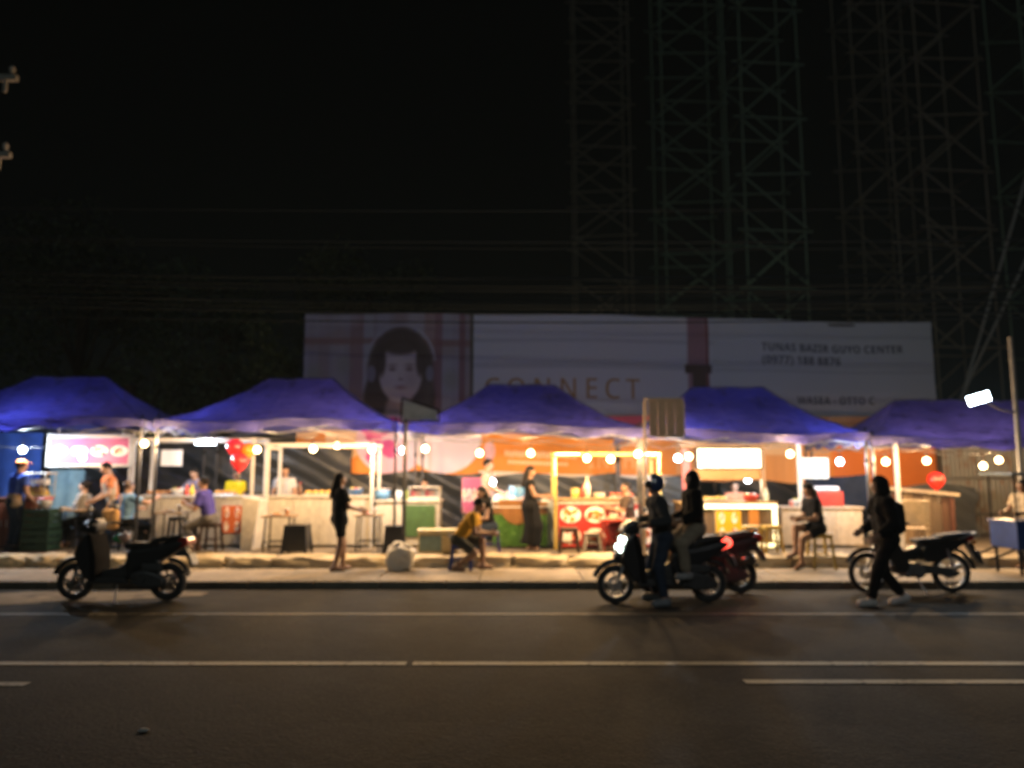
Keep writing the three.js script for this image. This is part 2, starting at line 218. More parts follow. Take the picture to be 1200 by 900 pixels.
    c.fillStyle = '#e2566e'; c.fillRect(910, 0, 230, 40); c.fillStyle = '#efb2cf'; c.fillRect(940, 26, 190, 28); c.fillStyle = '#f2ac66'; c.font = 'bold 62px sans-serif'; c.fillText('INEHA', 900, 132, 200);
    c.fillStyle = '#e6a468'; c.fillRect(1180, 0, 500, h); c.fillStyle = '#f0c79e'; c.fillRect(1250, 30, 320, 60); c.fillStyle = '#ec7f2c'; c.fillRect(1690, 40, 358, h); c.fillStyle = '#f2b480'; c.fillRect(1690, 0, 358, 46); c.fillStyle = '#f3e6da'; c.fillRect(560, 148, 700, 12);
  });
  const yl0 = 1.8, g = drape(15.95, 1.35, 90, 8, (x, y) => { const k = (x + 7.97) / 15.95, b = (0.675 - y) / 1.35; return [0, b * (-0.42 * k) + 0.02 * Math.sin(x * 1.2), 0.03 * Math.sin(x * 1.9) + 0.02 * Math.sin(x * 5.1 + y * 3)]; });
  const o = part('print', g, M([0.85, 0.85, 0.85], 0.6, 0, { map: ot, side: THREE.DoubleSide }), N); o.position.set(7.97, yl0 + 0.675, 0);
  part('hem', box(15.9, 0.03, 0.03, 7.97, yl0 + 1.37, -0.03), M([0.5, 0.4, 0.3], 0.8), N);
}
// black plastic sheeting tied up behind the counters, sagging in slanted folds
const tarpMat = M([0.03, 0.032, 0.034], 0.42, 0, { side: THREE.DoubleSide, bumpMap: foldBump, bumpScale: 0.015 }), greyTarp = M([0.075, 0.08, 0.08], 0.45, 0, { side: THREE.DoubleSide, bumpMap: foldBump, bumpScale: 0.015 });
for (const [x, w, h, s, m, lab] of [[-8.6, 3.4, 2.1, 0.4, tarpMat, 'black plastic sheet behind the table with the food tray'], [-5.35, 3.2, 2.1, 1.9, tarpMat, 'black plastic sheet behind the counter with the balloons'], [-2.2, 3.1, 1.5, 3.3, tarpMat, 'black plastic sheet behind the beige counter under the pink banner end'], [0.9, 3.1, 1.45, 4.6, greyTarp, 'grey slanting plastic sheet behind the counter with green turf'], [3.4, 2.0, 1.4, 7.2, greyTarp, 'grey slanting plastic sheet behind the red fronted counter'], [6.6, 3.4, 1.3, 6.1, tarpMat, 'black plastic sheet behind the glowing counter'], [9.6, 2.5, 1.2, 8.4, greyTarp, 'grey plastic sheet behind the wooden hutch']]) {
  const g = drape(w, h, 44, 30, (px, py) => { const q = (px * 0.75 + py * 1.9) * 3.1 + s; return [0.02 * Math.sin(py * 6), -0.05 * Math.cos(px * 3 + s), 0.075 * Math.sin(q) + 0.04 * Math.sin(q * 2.3 + 1 + px) + 0.05 * noise3(px * 2, py * 2, s)]; });
  solo('plastic_sheet', g, m, lab, 'tarpaulin', 'plastic sheets behind the stalls', [x, G + h / 2 - 0.02, -17.45 - 0.06 * (x + 5) / 6]);
}
{ // corrugated iron fence, each sheet a part
  const F = thing('iron_fence', 'grey corrugated iron fence on dark posts, beside the orange banner', 'fence', [10.548, G, -18.35]);
  const zig = []; for (let i = 0; i <= 32; i++) zig.push([i * 0.85 / 32 - 0.425, 0.018 * Math.sin(i * PI / 2)]);
  const shp = new THREE.Shape(zig.map((p) => new THREE.Vector2(...p)).concat(zig.slice().reverse().map((p) => new THREE.Vector2(p[0], p[1] - 0.004))));
  const sg = new THREE.ExtrudeGeometry(shp, { depth: 2.1, bevelEnabled: false }).rotateX(-PI / 2), mats = [0, 1, 2].map((k) => M([0.3 + 0.05 * k, 0.29 + 0.05 * k, 0.27 + 0.05 * k], 0.55, 0.45, { map: rep(T.rust, 0.7 + k * 0.2, 0.5) }));
  for (let i = 0; i < 6; i++) { const o = part('iron_sheet', sg, mats[i % 3], F); o.position.set(0.45 + i * 0.835, 0.02 + rr(-0.03, 0.03), 0.03 * (i % 2)); o.rotation.z = rr(-0.008, 0.008); }
  for (const x of [0.02, 1.7, 3.4, 5.05]) part('post', box(0.1, 2.35, 0.1, x, 1.17, -0.1), wood([0.1, 0.08, 0.06]), F);
  for (const y of [0.5, 1.35]) part('rail', box(5.0, 0.06, 0.04, 2.53, y, 0.07), painted([0.22, 0.21, 0.19]), F);
}
{ // tube scaffolding of a building site
  const tubes = [M([0.42, 0.37, 0.3], 0.7, 0.1, { map: T.rust }), M([0.32, 0.48, 0.36], 0.7, 0.1, { map: T.rust })];
  const R = 0.03, unit = rod([0, -0.5, 0], [0, 0.5, 0], R, R, 6);
  function stick(name, S, a, b, m) { const o = part(name, unit, m, S), d = V(...b).sub(V(...a)); o.position.set((a[0] + b[0]) / 2, (a[1] + b[1]) / 2, (a[2] + b[2]) / 2); o.quaternion.setFromUnitVectors(V(0, 1, 0), d.clone().normalize()); o.scale.y = d.length(); return o; }
  function tower(x, z, w, d, levels, lift, label, turn, m) {
    const S = thing('scaffold_tower', label, 'scaffold', [x, -0.03, z], turn, 'scaffold towers of the building site');
    for (const [i, j] of [[0, 0], [1, 0], [0, 1], [1, 1]]) { stick('standard', S, [i * w, 0, -j * d], [i * w + rr(-0.05, 0.05), levels * lift, -j * d], m); part('base_plate', box(0.2, 0.02, 0.2, i * w, 0.012, -j * d, 0.004), tubes[0], S); }
    for (let l = 1; l < levels; l++) {
      const y = l * lift, t = rr(-0.09, 0.09);
      for (const j of [0, 1]) { stick('ledger', S, [-0.25, y + t, -j * d], [w + 0.25, y - t * 0.6, -j * d], m); if (l > 1) { stick('brace', S, l % 2 ? [0, y - lift + 0.1, -j * d + 0.05] : [w, y - lift + 0.1, -j * d + 0.05], l % 2 ? [w, y - 0.1, -j * d + 0.05] : [0, y - 0.1, -j * d + 0.05], m); if (j === 0 && l % 3) stick('brace', S, l % 2 ? [w, y - lift + 0.1, 0.1] : [0, y - lift + 0.1, 0.1], l % 2 ? [0, y - 0.1, 0.1] : [w, y - 0.1, 0.1], m); } }
      for (const i of [0, 1]) stick('transom', S, [i * w, y + t, 0.2], [i * w, y + t, -d - 0.2], m);
    }
    return S;
  }
  tower(7.483, -23, 9.375 - 7.483, 1.7, 11, 1.9, 'tall tube scaffold tower behind the contact lines of the billboard', 0, tubes[1]);
  tower(12.769, -22, 14.683 - 12.769, 1.6, 11, 1.85, 'tall tube scaffold tower behind the right end of the billboard, above the floodlight', 0.04, tubes[0]);
  tower(13.193, -27, 1.9, 1.8, 12, 2.0, 'tall tube scaffold tower set further back between two nearer ones', -0.05, tubes[0]);
  tower(5.792, -27, 2.3, 1.8, 12, 2.0, 'tall tube scaffold tower behind the end of the word CONNECT', 0.03, tubes[1]);
  tower(2.771, -31, 2.4, 1.8, 13, 2.0, 'faint far scaffold tower behind the middle of the word CONNECT', 0.0, tubes[0]);
  tower(16.518, -22.5, 1.9, 1.6, 11, 1.85, 'tall tube scaffold tower behind the corrugated iron fence', 0.02, tubes[1]);
  for (const [a, b] of [[[12.493, 7.274 - 4.2, -21], [15.16, 11.029, -20.6]], [[12.132 - 1.2, 0.3, -21.2], [15.77, 9.64, -20.8]]]) solo('raking_prop', rod([a[0] - (b[0] - a[0]) * 0, Math.max(0.28, a[1]), a[2]], b, 0.045, 0.045, 8), M([0.5, 0.5, 0.48], 0.55, 0.1, { map: T.rust }), 'pale slanting steel prop leaning against the scaffold towers', 'prop', 'slanting props at the scaffold');
}
function tree(name, label, x, z, h, rx, ry, n, tone, off) {
  const t = thing(name, label, 'tree', [x, -0.03, z], 0, 'trees beyond the boundary wall'), bark = M([0.07, 0.055, 0.04], 0.95, 0, { map: T.wood });
  const limbs = [tube([[0, 0, 0], [0.1, h * 0.25, 0.05], [-0.05, h * 0.5, 0], [0.1, h * 0.78, 0.1]], 0.16, 12, 7)], clumps = [];
  for (let i = 0; i < 13; i++) { const a = i * 2.4 + off, q = rr(0.35, 1), c = [Math.cos(a) * rx * q * 0.75, h * 0.62 + ry * rr(-0.75, 0.8), Math.sin(a) * rx * q * 0.7]; clumps.push([...c, rr(0.5, 1) * rx * 0.5]); limbs.push(rod([0, h * rr(0.3, 0.55), 0], [c[0] * 0.8, c[1] - 0.2, c[2] * 0.8], 0.06, 0.02, 5)); }
  part('trunk', limbs, bark, t);
  const pos = new Float32Array(n * 12), idx = []; // leaves: small bent quads spread through the clumps
  for (let i = 0; i < n; i++) {
    const c = clumps[i % clumps.length], u = V(rr(-1, 1), rr(-1, 1), rr(-1, 1)).normalize().multiplyScalar(c[3] * Math.cbrt(rnd())), p = V(c[0], c[1], c[2]).add(u), a = V(rr(-1, 1), rr(-0.8, 0.5), rr(-1, 1)).normalize(), b = V(rr(-1, 1), rr(-1, 1), rr(-1, 1)).cross(a).normalize(), L = rr(0.1, 0.19), w = L * 0.42;
    pos.set([...p.toArray(), ...p.clone().addScaledVector(a, L * 0.5).addScaledVector(b, w).toArray(), ...p.clone().addScaledVector(a, L).toArray(), ...p.clone().addScaledVector(a, L * 0.5).addScaledVector(b, -w).toArray()], i * 12); idx.push(i * 4, i * 4 + 1, i * 4 + 2, i * 4, i * 4 + 2, i * 4 + 3);
  }
  const g = new THREE.BufferGeometry(); g.setAttribute('position', new THREE.BufferAttribute(pos, 3)); g.setIndex(idx); g.computeVertexNormals(); g.setAttribute('uv', new THREE.BufferAttribute(new Float32Array(n * 8), 2));
  part('crown', g, M(tone, 0.7, 0, { side: THREE.DoubleSide, transmission: 0.3 }), t);
}
tree('broadleaf_tree', 'dark spreading broadleaf tree beyond the wall, above the first canopy', -13.2, -22.5, 10, 3.2, 3.3, 7000, [0.05, 0.08, 0.03], 1);
tree('broadleaf_tree', 'dark bushy tree beyond the wall, above the canopy with the balloons', -8.4, -21.5, 8.2, 2.4, 2.4, 5500, [0.045, 0.085, 0.035], 2.2);
tree('broadleaf_tree', 'tall dim tree far beyond the portrait end of the billboard', -5.2, -26, 10.5, 2.8, 3, 6000, [0.05, 0.075, 0.03], 3.9);
tree('broadleaf_tree', 'small dim tree just beyond the wall, beside the portrait', -10.6, -20.4, 5.4, 1.6, 1.5, 3500, [0.05, 0.09, 0.035], 5.2);
// ---------- street side poles and overhead cables ----------
function utilityPole(x, z, h, label) {
  const P = thing('utility_pole', label, 'utility pole', [x, 0.1, z]), conc = M([0.3, 0.29, 0.27], 0.85, 0, { map: T.concrete });
  part('pole', rod([0, 0, 0], [0, h, 0], 0.17, 0.11, 14), conc, P);
  for (const y of [h - 0.5, h - 1.9]) { const arm = part('crossarm', box(2.2, 0.1, 0.09, 0, y, 0.14), M([0.34, 0.33, 0.3], 0.7), P); for (const q of [-1.0, -0.45, 0.45, 1.0]) part('insulator', lathe([[0, 0], [0.02, 0], [0.02, 0.05], [0.05, 0.06], [0.03, 0.1], [0.055, 0.11], [0.03, 0.16], [0, 0.18]], 10).translate(q, y + 0.05, 0.14), M([0.5, 0.48, 0.44], 0.25), arm); part('drop_bracket', box(0.06, 0.22, 0.05, 0.9, y - 0.15, 0.14), M([0.34, 0.33, 0.3], 0.7), arm); }
  part('transformer', [rod([0.42, h - 4, 0], [0.42, h - 3.1, 0], 0.24, 0.24, 18), ball(0.24, 0.42, h - 3.1, 0, 1, 0.3, 1)], M([0.3, 0.32, 0.3], 0.5), P);
  part('stay_band', lathe([[0.16, h - 5], [0.17, h - 5], [0.17, h - 4.9], [0.16, h - 4.9]], 14), steel, P);
  return P;
}
utilityPole(-8.596 - 1.1, -12.3, 8.553 + 0.4, 'grey concrete utility pole with crossarms beside the first canopy');
utilityPole(13.2, -12.3, 8.553 + 0.1, 'grey concrete utility pole with crossarms beside the blue cart');
const cableMat = M([0.014, 0.02, 0.026], 0.95, 0, { specularIntensity: 0.3 });
for (const [ya, ym, yb, r, z] of [[6.236, 6.176, 6.312, 0.012, 12.2], [5.759, 5.668, 5.79, 0.014, 12.35], [5.747, 5.594, 5.686, 0.01, 12.5], [5.115, 4.997, 5.234, 0.02, 12.2], [5.081, 4.901, 5.111, 0.016, 12.4], [4.965, 4.802, 4.905, 0.022, 12.3], [4.912, 4.762, 5.018, 0.014, 12.5], [4.73, 4.598, 4.715, 0.018, 12.25], [4.705, 4.526, 4.705, 0.016, 12.45], [4.592, 4.414, 4.503, 0.02, 12.35], [4.85, 4.608, 4.88, 0.012, 12.55], [4.425, 4.277, 4.485, 0.012, 12.4]]) {
  const pts = [];
  for (let i = 0; i <= 12; i++) { const t = i / 12, a = ya + (yb - ya) * t; pts.push([-9.35 + 22.5 * t, a - 4 * t * (1 - t) * ((ya + yb) / 2 - ym), -z]); }
  solo('overhead_cable', tube(pts, r, 48, 5), cableMat, 'dark cable strung between the utility poles, above the canopies', 'cable', 'overhead cables between the utility poles');
}

// ---------- people: distance fields joined smoothly and meshed ----------
function capsule(a, b, ra, rb = ra, o = {}) {
  const ax = a.x, ay = a.y, az = a.z, dx = b.x - ax, dy = b.y - ay, dz = b.z - az, L2 = Math.max(1e-9, dx * dx + dy * dy + dz * dz), L = Math.sqrt(L2), R = Math.max(ra, rb), capB = o.cap, capA = o.capA;
  return { lo: [Math.min(a.x, b.x) - R, Math.min(a.y, b.y) - R, Math.min(a.z, b.z) - R], hi: [Math.max(a.x, b.x) + R, Math.max(a.y, b.y) + R, Math.max(a.z, b.z) + R], k: o.k,
    f(x, y, z) { const px = x - ax, py = y - ay, pz = z - az, s = (px * dx + py * dy + pz * dz) / L2, t = s < 0 ? 0 : s > 1 ? 1 : s, qx = px - dx * t, qy = py - dy * t, qz = pz - dz * t; let d = Math.sqrt(qx * qx + qy * qy + qz * qz) - (ra + (rb - ra) * t); if (capB) d = Math.max(d, (s - 1) * L); if (capA) d = Math.max(d, -s * L); return d; } };
}
function blob(c, fr, r, o = {}) { // ellipsoid in the frame fr = [X, Y, Z]
  const [A, B, C] = fr, [rx, ry, rz] = r, R = Math.max(rx, ry, rz);
  return { lo: [c.x - R, c.y - R, c.z - R], hi: [c.x + R, c.y + R, c.z + R], k: o.k,
    f(x, y, z) { const px = x - c.x, py = y - c.y, pz = z - c.z, u = A.x * px + A.y * py + A.z * pz, v = B.x * px + B.y * py + B.z * pz, w = C.x * px + C.y * py + C.z * pz, k0 = Math.hypot(u / rx, v / ry, w / rz), k1 = Math.hypot(u / rx / rx, v / ry / ry, w / rz / rz); let d = k1 > 1e-6 ? k0 * (k0 - 1) / k1 : -Math.min(rx, ry, rz); if (o.keep) d = Math.max(d, o.keep(u, v, w)); return d; } };
}
function meshField(prims, cell, k, tweak) {
  const lo = [1e9, 1e9, 1e9], hi = [-1e9, -1e9, -1e9];
  for (const p of prims) for (let i = 0; i < 3; i++) { lo[i] = Math.min(lo[i], p.lo[i]); hi[i] = Math.max(hi[i], p.hi[i]); }
  const n = [0, 0, 0]; for (let i = 0; i < 3; i++) { lo[i] -= cell * 2.5; n[i] = Math.ceil((hi[i] + cell * 2.5 - lo[i]) / cell) + 1; }
  const [nx, ny, nz] = n, F = new Float32Array(nx * ny * nz).fill(1), at = (i, j, l) => (l * ny + j) * nx + i;
  for (const p of prims) {
    const kk = p.k ?? k, pad = kk + cell * 2, s = [0, 1, 2].map((i) => Math.max(0, Math.floor((p.lo[i] - pad - lo[i]) / cell))), e = [0, 1, 2].map((i) => Math.min(n[i] - 1, Math.ceil((p.hi[i] + pad - lo[i]) / cell)));
    for (let l = s[2]; l <= e[2]; l++) for (let j = s[1]; j <= e[1]; j++) for (let i = s[0]; i <= e[0]; i++) { const q = at(i, j, l), a = F[q], b = p.f(lo[0] + i * cell, lo[1] + j * cell, lo[2] + l * cell), h = Math.max(kk - Math.abs(a - b), 0) / kk; F[q] = Math.min(a, b) - h * h * kk * 0.25; }
  }
  if (tweak) for (let l = 0; l < nz; l++) for (let j = 0; j < ny; j++) for (let i = 0; i < nx; i++) { const q = at(i, j, l); if (F[q] < 0.06) F[q] = tweak(F[q], lo[0] + i * cell, lo[1] + j * cell, lo[2] + l * cell); }
  const id = new Int32Array(nx * ny * nz).fill(-1), pos = [], idx = [];
  for (let l = 0; l < nz - 1; l++) for (let j = 0; j < ny - 1; j++) for (let i = 0; i < nx - 1; i++) {
    let m = 0; for (let c = 0; c < 8; c++) if (F[at(i + (c & 1), j + ((c >> 1) & 1), l + (c >> 2))] < 0) m |= 1 << c;
    if (m === 0 || m === 255) continue;
    let sx = 0, sy = 0, sz = 0, cnt = 0;
    for (let c = 0; c < 8; c++) for (let d = 0; d < 3; d++) { const b = 1 << d; if (c & b) continue; const e = c | b; if (((m >> c) & 1) === ((m >> e) & 1)) continue; const fa = F[at(i + (c & 1), j + ((c >> 1) & 1), l + (c >> 2))], fb = F[at(i + (e & 1), j + ((e >> 1) & 1), l + (e >> 2))], t = fa / (fa - fb); sx += (c & 1) + (d === 0 ? t : 0); sy += ((c >> 1) & 1) + (d === 1 ? t : 0); sz += (c >> 2) + (d === 2 ? t : 0); cnt++; }
    id[at(i, j, l)] = pos.length / 3; pos.push(lo[0] + (i + sx / cnt) * cell, lo[1] + (j + sy / cnt) * cell, lo[2] + (l + sz / cnt) * cell);
  }
  const quad = (a, b, c, d, flip) => { if (a < 0 || b < 0 || c < 0 || d < 0) return; flip ? idx.push(a, c, b, a, d, c) : idx.push(a, b, c, a, c, d); };
  for (let l = 1; l < nz - 1; l++) for (let j = 1; j < ny - 1; j++) for (let i = 1; i < nx - 1; i++) {
    const a = F[at(i, j, l)] < 0;
    if (a !== F[at(i + 1, j, l)] < 0) quad(id[at(i, j - 1, l - 1)], id[at(i, j, l - 1)], id[at(i, j, l)], id[at(i, j - 1, l)], !a);
    if (a !== F[at(i, j + 1, l)] < 0) quad(id[at(i - 1, j, l - 1)], id[at(i - 1, j, l)], id[at(i, j, l)], id[at(i, j, l - 1)], !a);
    if (a !== F[at(i, j, l + 1)] < 0) quad(id[at(i - 1, j - 1, l)], id[at(i, j - 1, l)], id[at(i, j, l)], id[at(i - 1, j, l)], !a);
  }
  const g = new THREE.BufferGeometry(); g.setAttribute('position', new THREE.BufferAttribute(new Float32Array(pos), 3)); g.setIndex(idx); g.computeVertexNormals();
  const uv = new Float32Array(pos.length / 3 * 2); for (let i = 0; i < pos.length / 3; i++) { uv[2 * i] = pos[3 * i] + pos[3 * i + 2]; uv[2 * i + 1] = pos[3 * i + 1]; } g.setAttribute('uv', new THREE.BufferAttribute(uv, 2));
  return g;
}
function bend(a, target, l1, l2, pole) { const d = target.clone().sub(a), L = Math.min(d.length(), (l1 + l2) * 0.998), dir = d.normalize(), c = (l1 * l1 + L * L - l2 * l2) / (2 * l1 * L), s = Math.sqrt(Math.max(0, 1 - c * c)), p = pole.clone().addScaledVector(dir, -pole.dot(dir)).normalize(); return [a.clone().addScaledVector(dir, l1 * c).addScaledVector(p, l1 * s), a.clone().addScaledVector(dir, L)]; }
const SKIN = [[0.36, 0.2, 0.12], [0.29, 0.155, 0.09], [0.44, 0.26, 0.17]], HAIR = M([0.009, 0.007, 0.006], 0.85, 0, { specularIntensity: 0.3 });
const skinMats = SKIN.map((c) => M(c, 0.55, 0, { map: T.blotch })), eyeMat = M([0.02, 0.015, 0.012], 0.25), lipMat = M([0.3, 0.1, 0.08], 0.5);
// o: h, hip [x,y,z], lean, side, twist, yaw/nod of the head, hands {L,R}, elbows {L,R} (pole), feet {L,R}, toes {L,R} (yaw), curl; shirt, trousers, skirt, hair, shoes. The figure faces +z, its left is +x.
function person(o) {
  const root = thing('person', o.label, 'person', o.at, o.turn ?? 0, o.group), H = o.h ?? 1.65, w = o.wide ?? 1, lean = o.lean ?? 0, side = o.side ?? 0;
  const hip = V(...(o.hip ?? [0, 0.525 * H, 0])), U = V(Math.sin(side), Math.cos(lean) * Math.cos(side), Math.sin(lean)).normalize(), tw = o.twist ?? 0, X = V(Math.cos(tw), -Math.sin(side), -Math.sin(tw)).normalize(), XH = V(1, 0, 0);
  const S = hip.clone().addScaledVector(U, 0.295 * H), N = S.clone().addScaledVector(U, 0.03 * H), hl = lean * 0.45 + (o.nod ?? 0) * 0.3, HU = V(Math.sin(side) * 0.4, Math.cos(hl), Math.sin(hl)).normalize();
  const yaw = o.yaw ?? 0, nod = o.nod ?? 0, HZ = V(Math.sin(yaw) * Math.cos(nod), -Math.sin(nod), Math.cos(yaw) * Math.cos(nod)), HX = V(Math.cos(yaw), 0, -Math.sin(yaw)), HY = HZ.clone().cross(HX).normalize(), hf = [HX, HY, HZ];
  const head = N.clone().addScaledVector(HU, 0.088 * H), s = H / 1.7, sides = [['L', 1], ['R', -1]], J = {};
  for (const [q, e] of sides) {
    const sh = S.clone().addScaledVector(X, e * 0.1 * H * w).addScaledVector(U, -0.008 * H), hp = hip.clone().addScaledVector(XH, e * 0.052 * H);
    const ht = V(...(o.hands?.[q] ?? [sh.x + e * 0.05, sh.y - 0.315 * H, sh.z + 0.06])), [el, wr] = bend(sh, ht, 0.172 * H, 0.148 * H, V(...(o.elbows?.[q] ?? [e * 0.4, -0.5, -1])));
    const ft = V(...(o.feet?.[q] ?? [e * 0.055 * H, 0.045 * H, 0])), [kn, an] = bend(hp, ft, 0.245 * H, 0.243 * H, V(...(o.knees?.[q] ?? [e * 0.15, 0.2, 1]))), ty = o.toes?.[q] ?? e * 0.15, tp = o.point?.[q] ?? 0, td = V(Math.sin(ty) * Math.cos(tp), -Math.sin(tp), Math.cos(ty) * Math.cos(tp));
    J[q] = { sh, hp, el, wr, kn, an, td, e, toe: an.clone().addScaledVector(td, 0.085 * H).add(V(0, -0.024 * H, 0)), heel: an.clone().addScaledVector(td, -0.022 * H).add(V(0, -0.02 * H, 0)) };
  }
  const torso = (f, lo = 0) => [capsule(J.L.hp, J.R.hp, 0.058 * H + f, 0.058 * H + f), ...sides.flatMap(([q, e]) => [capsule(hip.clone().addScaledVector(XH, e * 0.03 * H * w).addScaledVector(U, lo), S.clone().addScaledVector(X, e * 0.048 * H * w).addScaledVector(U, -0.035 * H), (0.052 + (o.belly ?? 0)) * H * w ** 0.5 + f, 0.06 * H * w ** 0.5 + f), capsule(S.clone().addScaledVector(X, e * 0.03 * H), J[q].sh, 0.04 * H + f, 0.034 * H + f)])];
  const leg = (j, f, t = 1, cap = false) => { const a = j.hp, out = [], kn = j.kn; if (t <= 1) { const e = a.clone().lerp(kn, Math.min(1, t)); out.push(capsule(a, e, 0.053 * H + f, (0.053 - 0.019 * t) * H + f, { cap: cap && t < 1 })); } else { out.push(capsule(a, kn, 0.053 * H + f, 0.034 * H + f)); const e = kn.clone().lerp(j.an, t - 1); out.push(capsule(kn, e, 0.035 * H + f, (0.035 - 0.013 * (t - 1)) * H + f, { cap })); } return out; };
  // skin: one surface from neck to feet, with head and hands meshed finer and merged in
  const body = [...torso(0), capsule(S.clone().addScaledVector(U, -0.02 * H), head.clone().addScaledVector(HY, -0.03 * H), 0.035 * H, 0.031 * H)];
  for (const [q] of sides) { const j = J[q]; body.push(capsule(j.sh, j.el, 0.03 * H * w, 0.024 * H, { k: 0.02 }), capsule(j.el, j.wr, 0.0245 * H, 0.0165 * H, { k: 0.015 }), ...leg(j, 0, 2), capsule(j.kn.clone().lerp(j.an, 0.25), j.kn.clone().lerp(j.an, 0.5), 0.034 * H, 0.028 * H), capsule(j.heel, j.toe, 0.024 * H, 0.019 * H), capsule(j.an, j.heel, 0.024 * H, 0.024 * H)); }
  const geos = [meshField(body, 0.015, 0.03)], L = (x, y, z) => head.clone().addScaledVector(HX, x * s).addScaledVector(HY, y * s).addScaledVector(HZ, z * s);
  geos.push(meshField([blob(L(0, 0.022, -0.006), hf, [0.074 * s, 0.095 * s, 0.093 * s]), capsule(L(0, -0.05, 0.03), L(0, -0.082, 0.058), 0.05 * s, 0.026 * s), capsule(L(-0.03, -0.02, 0.055), L(0.03, -0.02, 0.055), 0.032 * s, 0.032 * s), capsule(L(0, 0.012, 0.084), L(0, -0.026, 0.104), 0.009 * s, 0.014 * s, { k: 0.012 }), capsule(L(-0.035, 0.026, 0.07), L(0.035, 0.026, 0.07), 0.018 * s, 0.018 * s), ...[1, -1].map((e) => blob(L(e * 0.077, -0.005, -0.004), hf, [0.011 * s, 0.03 * s, 0.018 * s], { k: 0.008 })), capsule(L(0, -0.06, -0.02), L(0, -0.13, -0.03), 0.047 * s, 0.05 * s)], 0.007, 0.03));
  for (const [q, e] of sides) {
    const j = J[q], d = j.wr.clone().sub(j.el).normalize(), hd = o.handDir?.[q] ? V(...o.handDir[q]).normalize() : d, up = V(...(o.palm?.[q] ?? [-e, 0.15, 0.1])), n = up.clone().addScaledVector(hd, -up.dot(hd)).normalize(), b = hd.clone().cross(n).multiplyScalar(e).normalize(), c = o.curl?.[q] ?? 0.45, P = (u, v, t) => j.wr.clone().addScaledVector(hd, u * s).addScaledVector(b, v * s).addScaledVector(n, t * s), bones = [];
    bones.push(capsule(P(-0.03, 0, 0), P(0.015, 0, 0), 0.027 * s, 0.026 * s)); for (const v of [-0.027, -0.009, 0.009, 0.027]) bones.push(capsule(P(0.01, v * 0.75, 0), P(0.085 - Math.abs(v + 0.005) * 0.3, v, 0), 0.016 * s, 0.0125 * s, { k: 0.012 }));
    [-0.03, -0.01, 0.01, 0.03].forEach((v, i) => { let p = [0.083 - Math.abs(v + 0.005) * 0.3, v, 0], a = c * 0.5; [[0.042, 0.041, 0.036, 0.029][i], [0.028, 0.03, 0.026, 0.02][i], 0.02].forEach((len, m) => { const e2 = [p[0] + len * Math.cos(a), p[1] + (m ? 0 : v * 0.12), p[2] + len * Math.sin(a)]; bones.push(capsule(P(...p), P(...e2), (0.0092 - 0.0006 * m) * s, (0.0087 - 0.0008 * m) * s, { k: 0.004 })); p = e2; a += c * 0.9; }); });
    bones.push(capsule(P(0.02, -0.022, 0.006), P(0.05, -0.046, 0.018), 0.0125 * s, 0.0105 * s, { k: 0.008 }), capsule(P(0.05, -0.046, 0.018), P(0.083, -0.05, 0.03), 0.01 * s, 0.0085 * s, { k: 0.004 }));
    geos.push(meshField(bones, 0.0055, 0.015));
  }
  part('body', geos, skinMats[o.skin ?? 0], root);
  part('eyes', [1, -1].flatMap((e) => [ball(0.0105 * s, 0, 0, 0, 1.3, 0.75, 0.7).applyMatrix4(new THREE.Matrix4().makeBasis(...hf)).translate(...L(e * 0.031, 0.008, 0.088).toArray()), rod(L(e * 0.018, 0.03, 0.092), L(e * 0.048, 0.029, 0.08), 0.004 * s, 0.003 * s, 5)]), eyeMat, root);
  part('mouth', ball(0.02 * s, 0, 0, 0, 1.1, 0.33, 0.4).applyMatrix4(new THREE.Matrix4().makeBasis(...hf)).translate(...L(0, -0.055, 0.083).toArray()), lipMat, root);
  const crease = (amp) => (f, x, y, z) => f + amp * (Math.sin(x * 31 + y * 17 + z * 23) + Math.sin(y * 43 - x * 21 + 1.3) * 0.7 + 2.4 * (Math.abs(noise3(x * 13 + 5, y * 9, z * 13) - 0.5) - 0.25));
  // clothes
  if (o.trousers) { const t = o.trousers, f = t.loose ?? 0.014, len = t.len ?? 1.93, b = [capsule(J.L.hp, J.R.hp, 0.06 * H + f, 0.06 * H + f), capsule(hip.clone().addScaledVector(XH, -0.028 * H), hip.clone().addScaledVector(XH, 0.028 * H), 0.058 * H + f, 0.058 * H + f), capsule(hip, hip.clone().addScaledVector(U, 0.045 * H), 0.07 * H + f, 0.068 * H + f, { cap: true })]; for (const [q] of sides) b.push(...leg(J[q], f, len, true)); part(len < 1.4 ? 'shorts' : 'trousers', meshField(b, 0.015, 0.03, crease(0.0034)), t.mat, root); }
  if (o.skirt) { const t = o.skirt, kn = J.L.kn.clone().lerp(J.R.kn, 0.5), an = J.L.an.clone().lerp(J.R.an, 0.5), b = [capsule(hip.clone().addScaledVector(U, 0.09 * H), hip, 0.075 * H, 0.09 * H), capsule(J.L.hp, J.R.hp, 0.07 * H, 0.07 * H)]; if (t.len > 1) { b.push(capsule(hip, kn, 0.105 * H, 0.108 * H), capsule(kn, kn.clone().lerp(an, t.len - 1), 0.108 * H, 0.12 * H, { cap: true })); } else for (const [q] of sides) b.push(...leg(J[q], 0.022, t.len, true)); part('skirt', meshField(b, 0.016, 0.05, (f, x, y, z) => f + 0.007 * Math.sin(Math.atan2(z - hip.z, x - hip.x) * 11)), t.mat, root); }
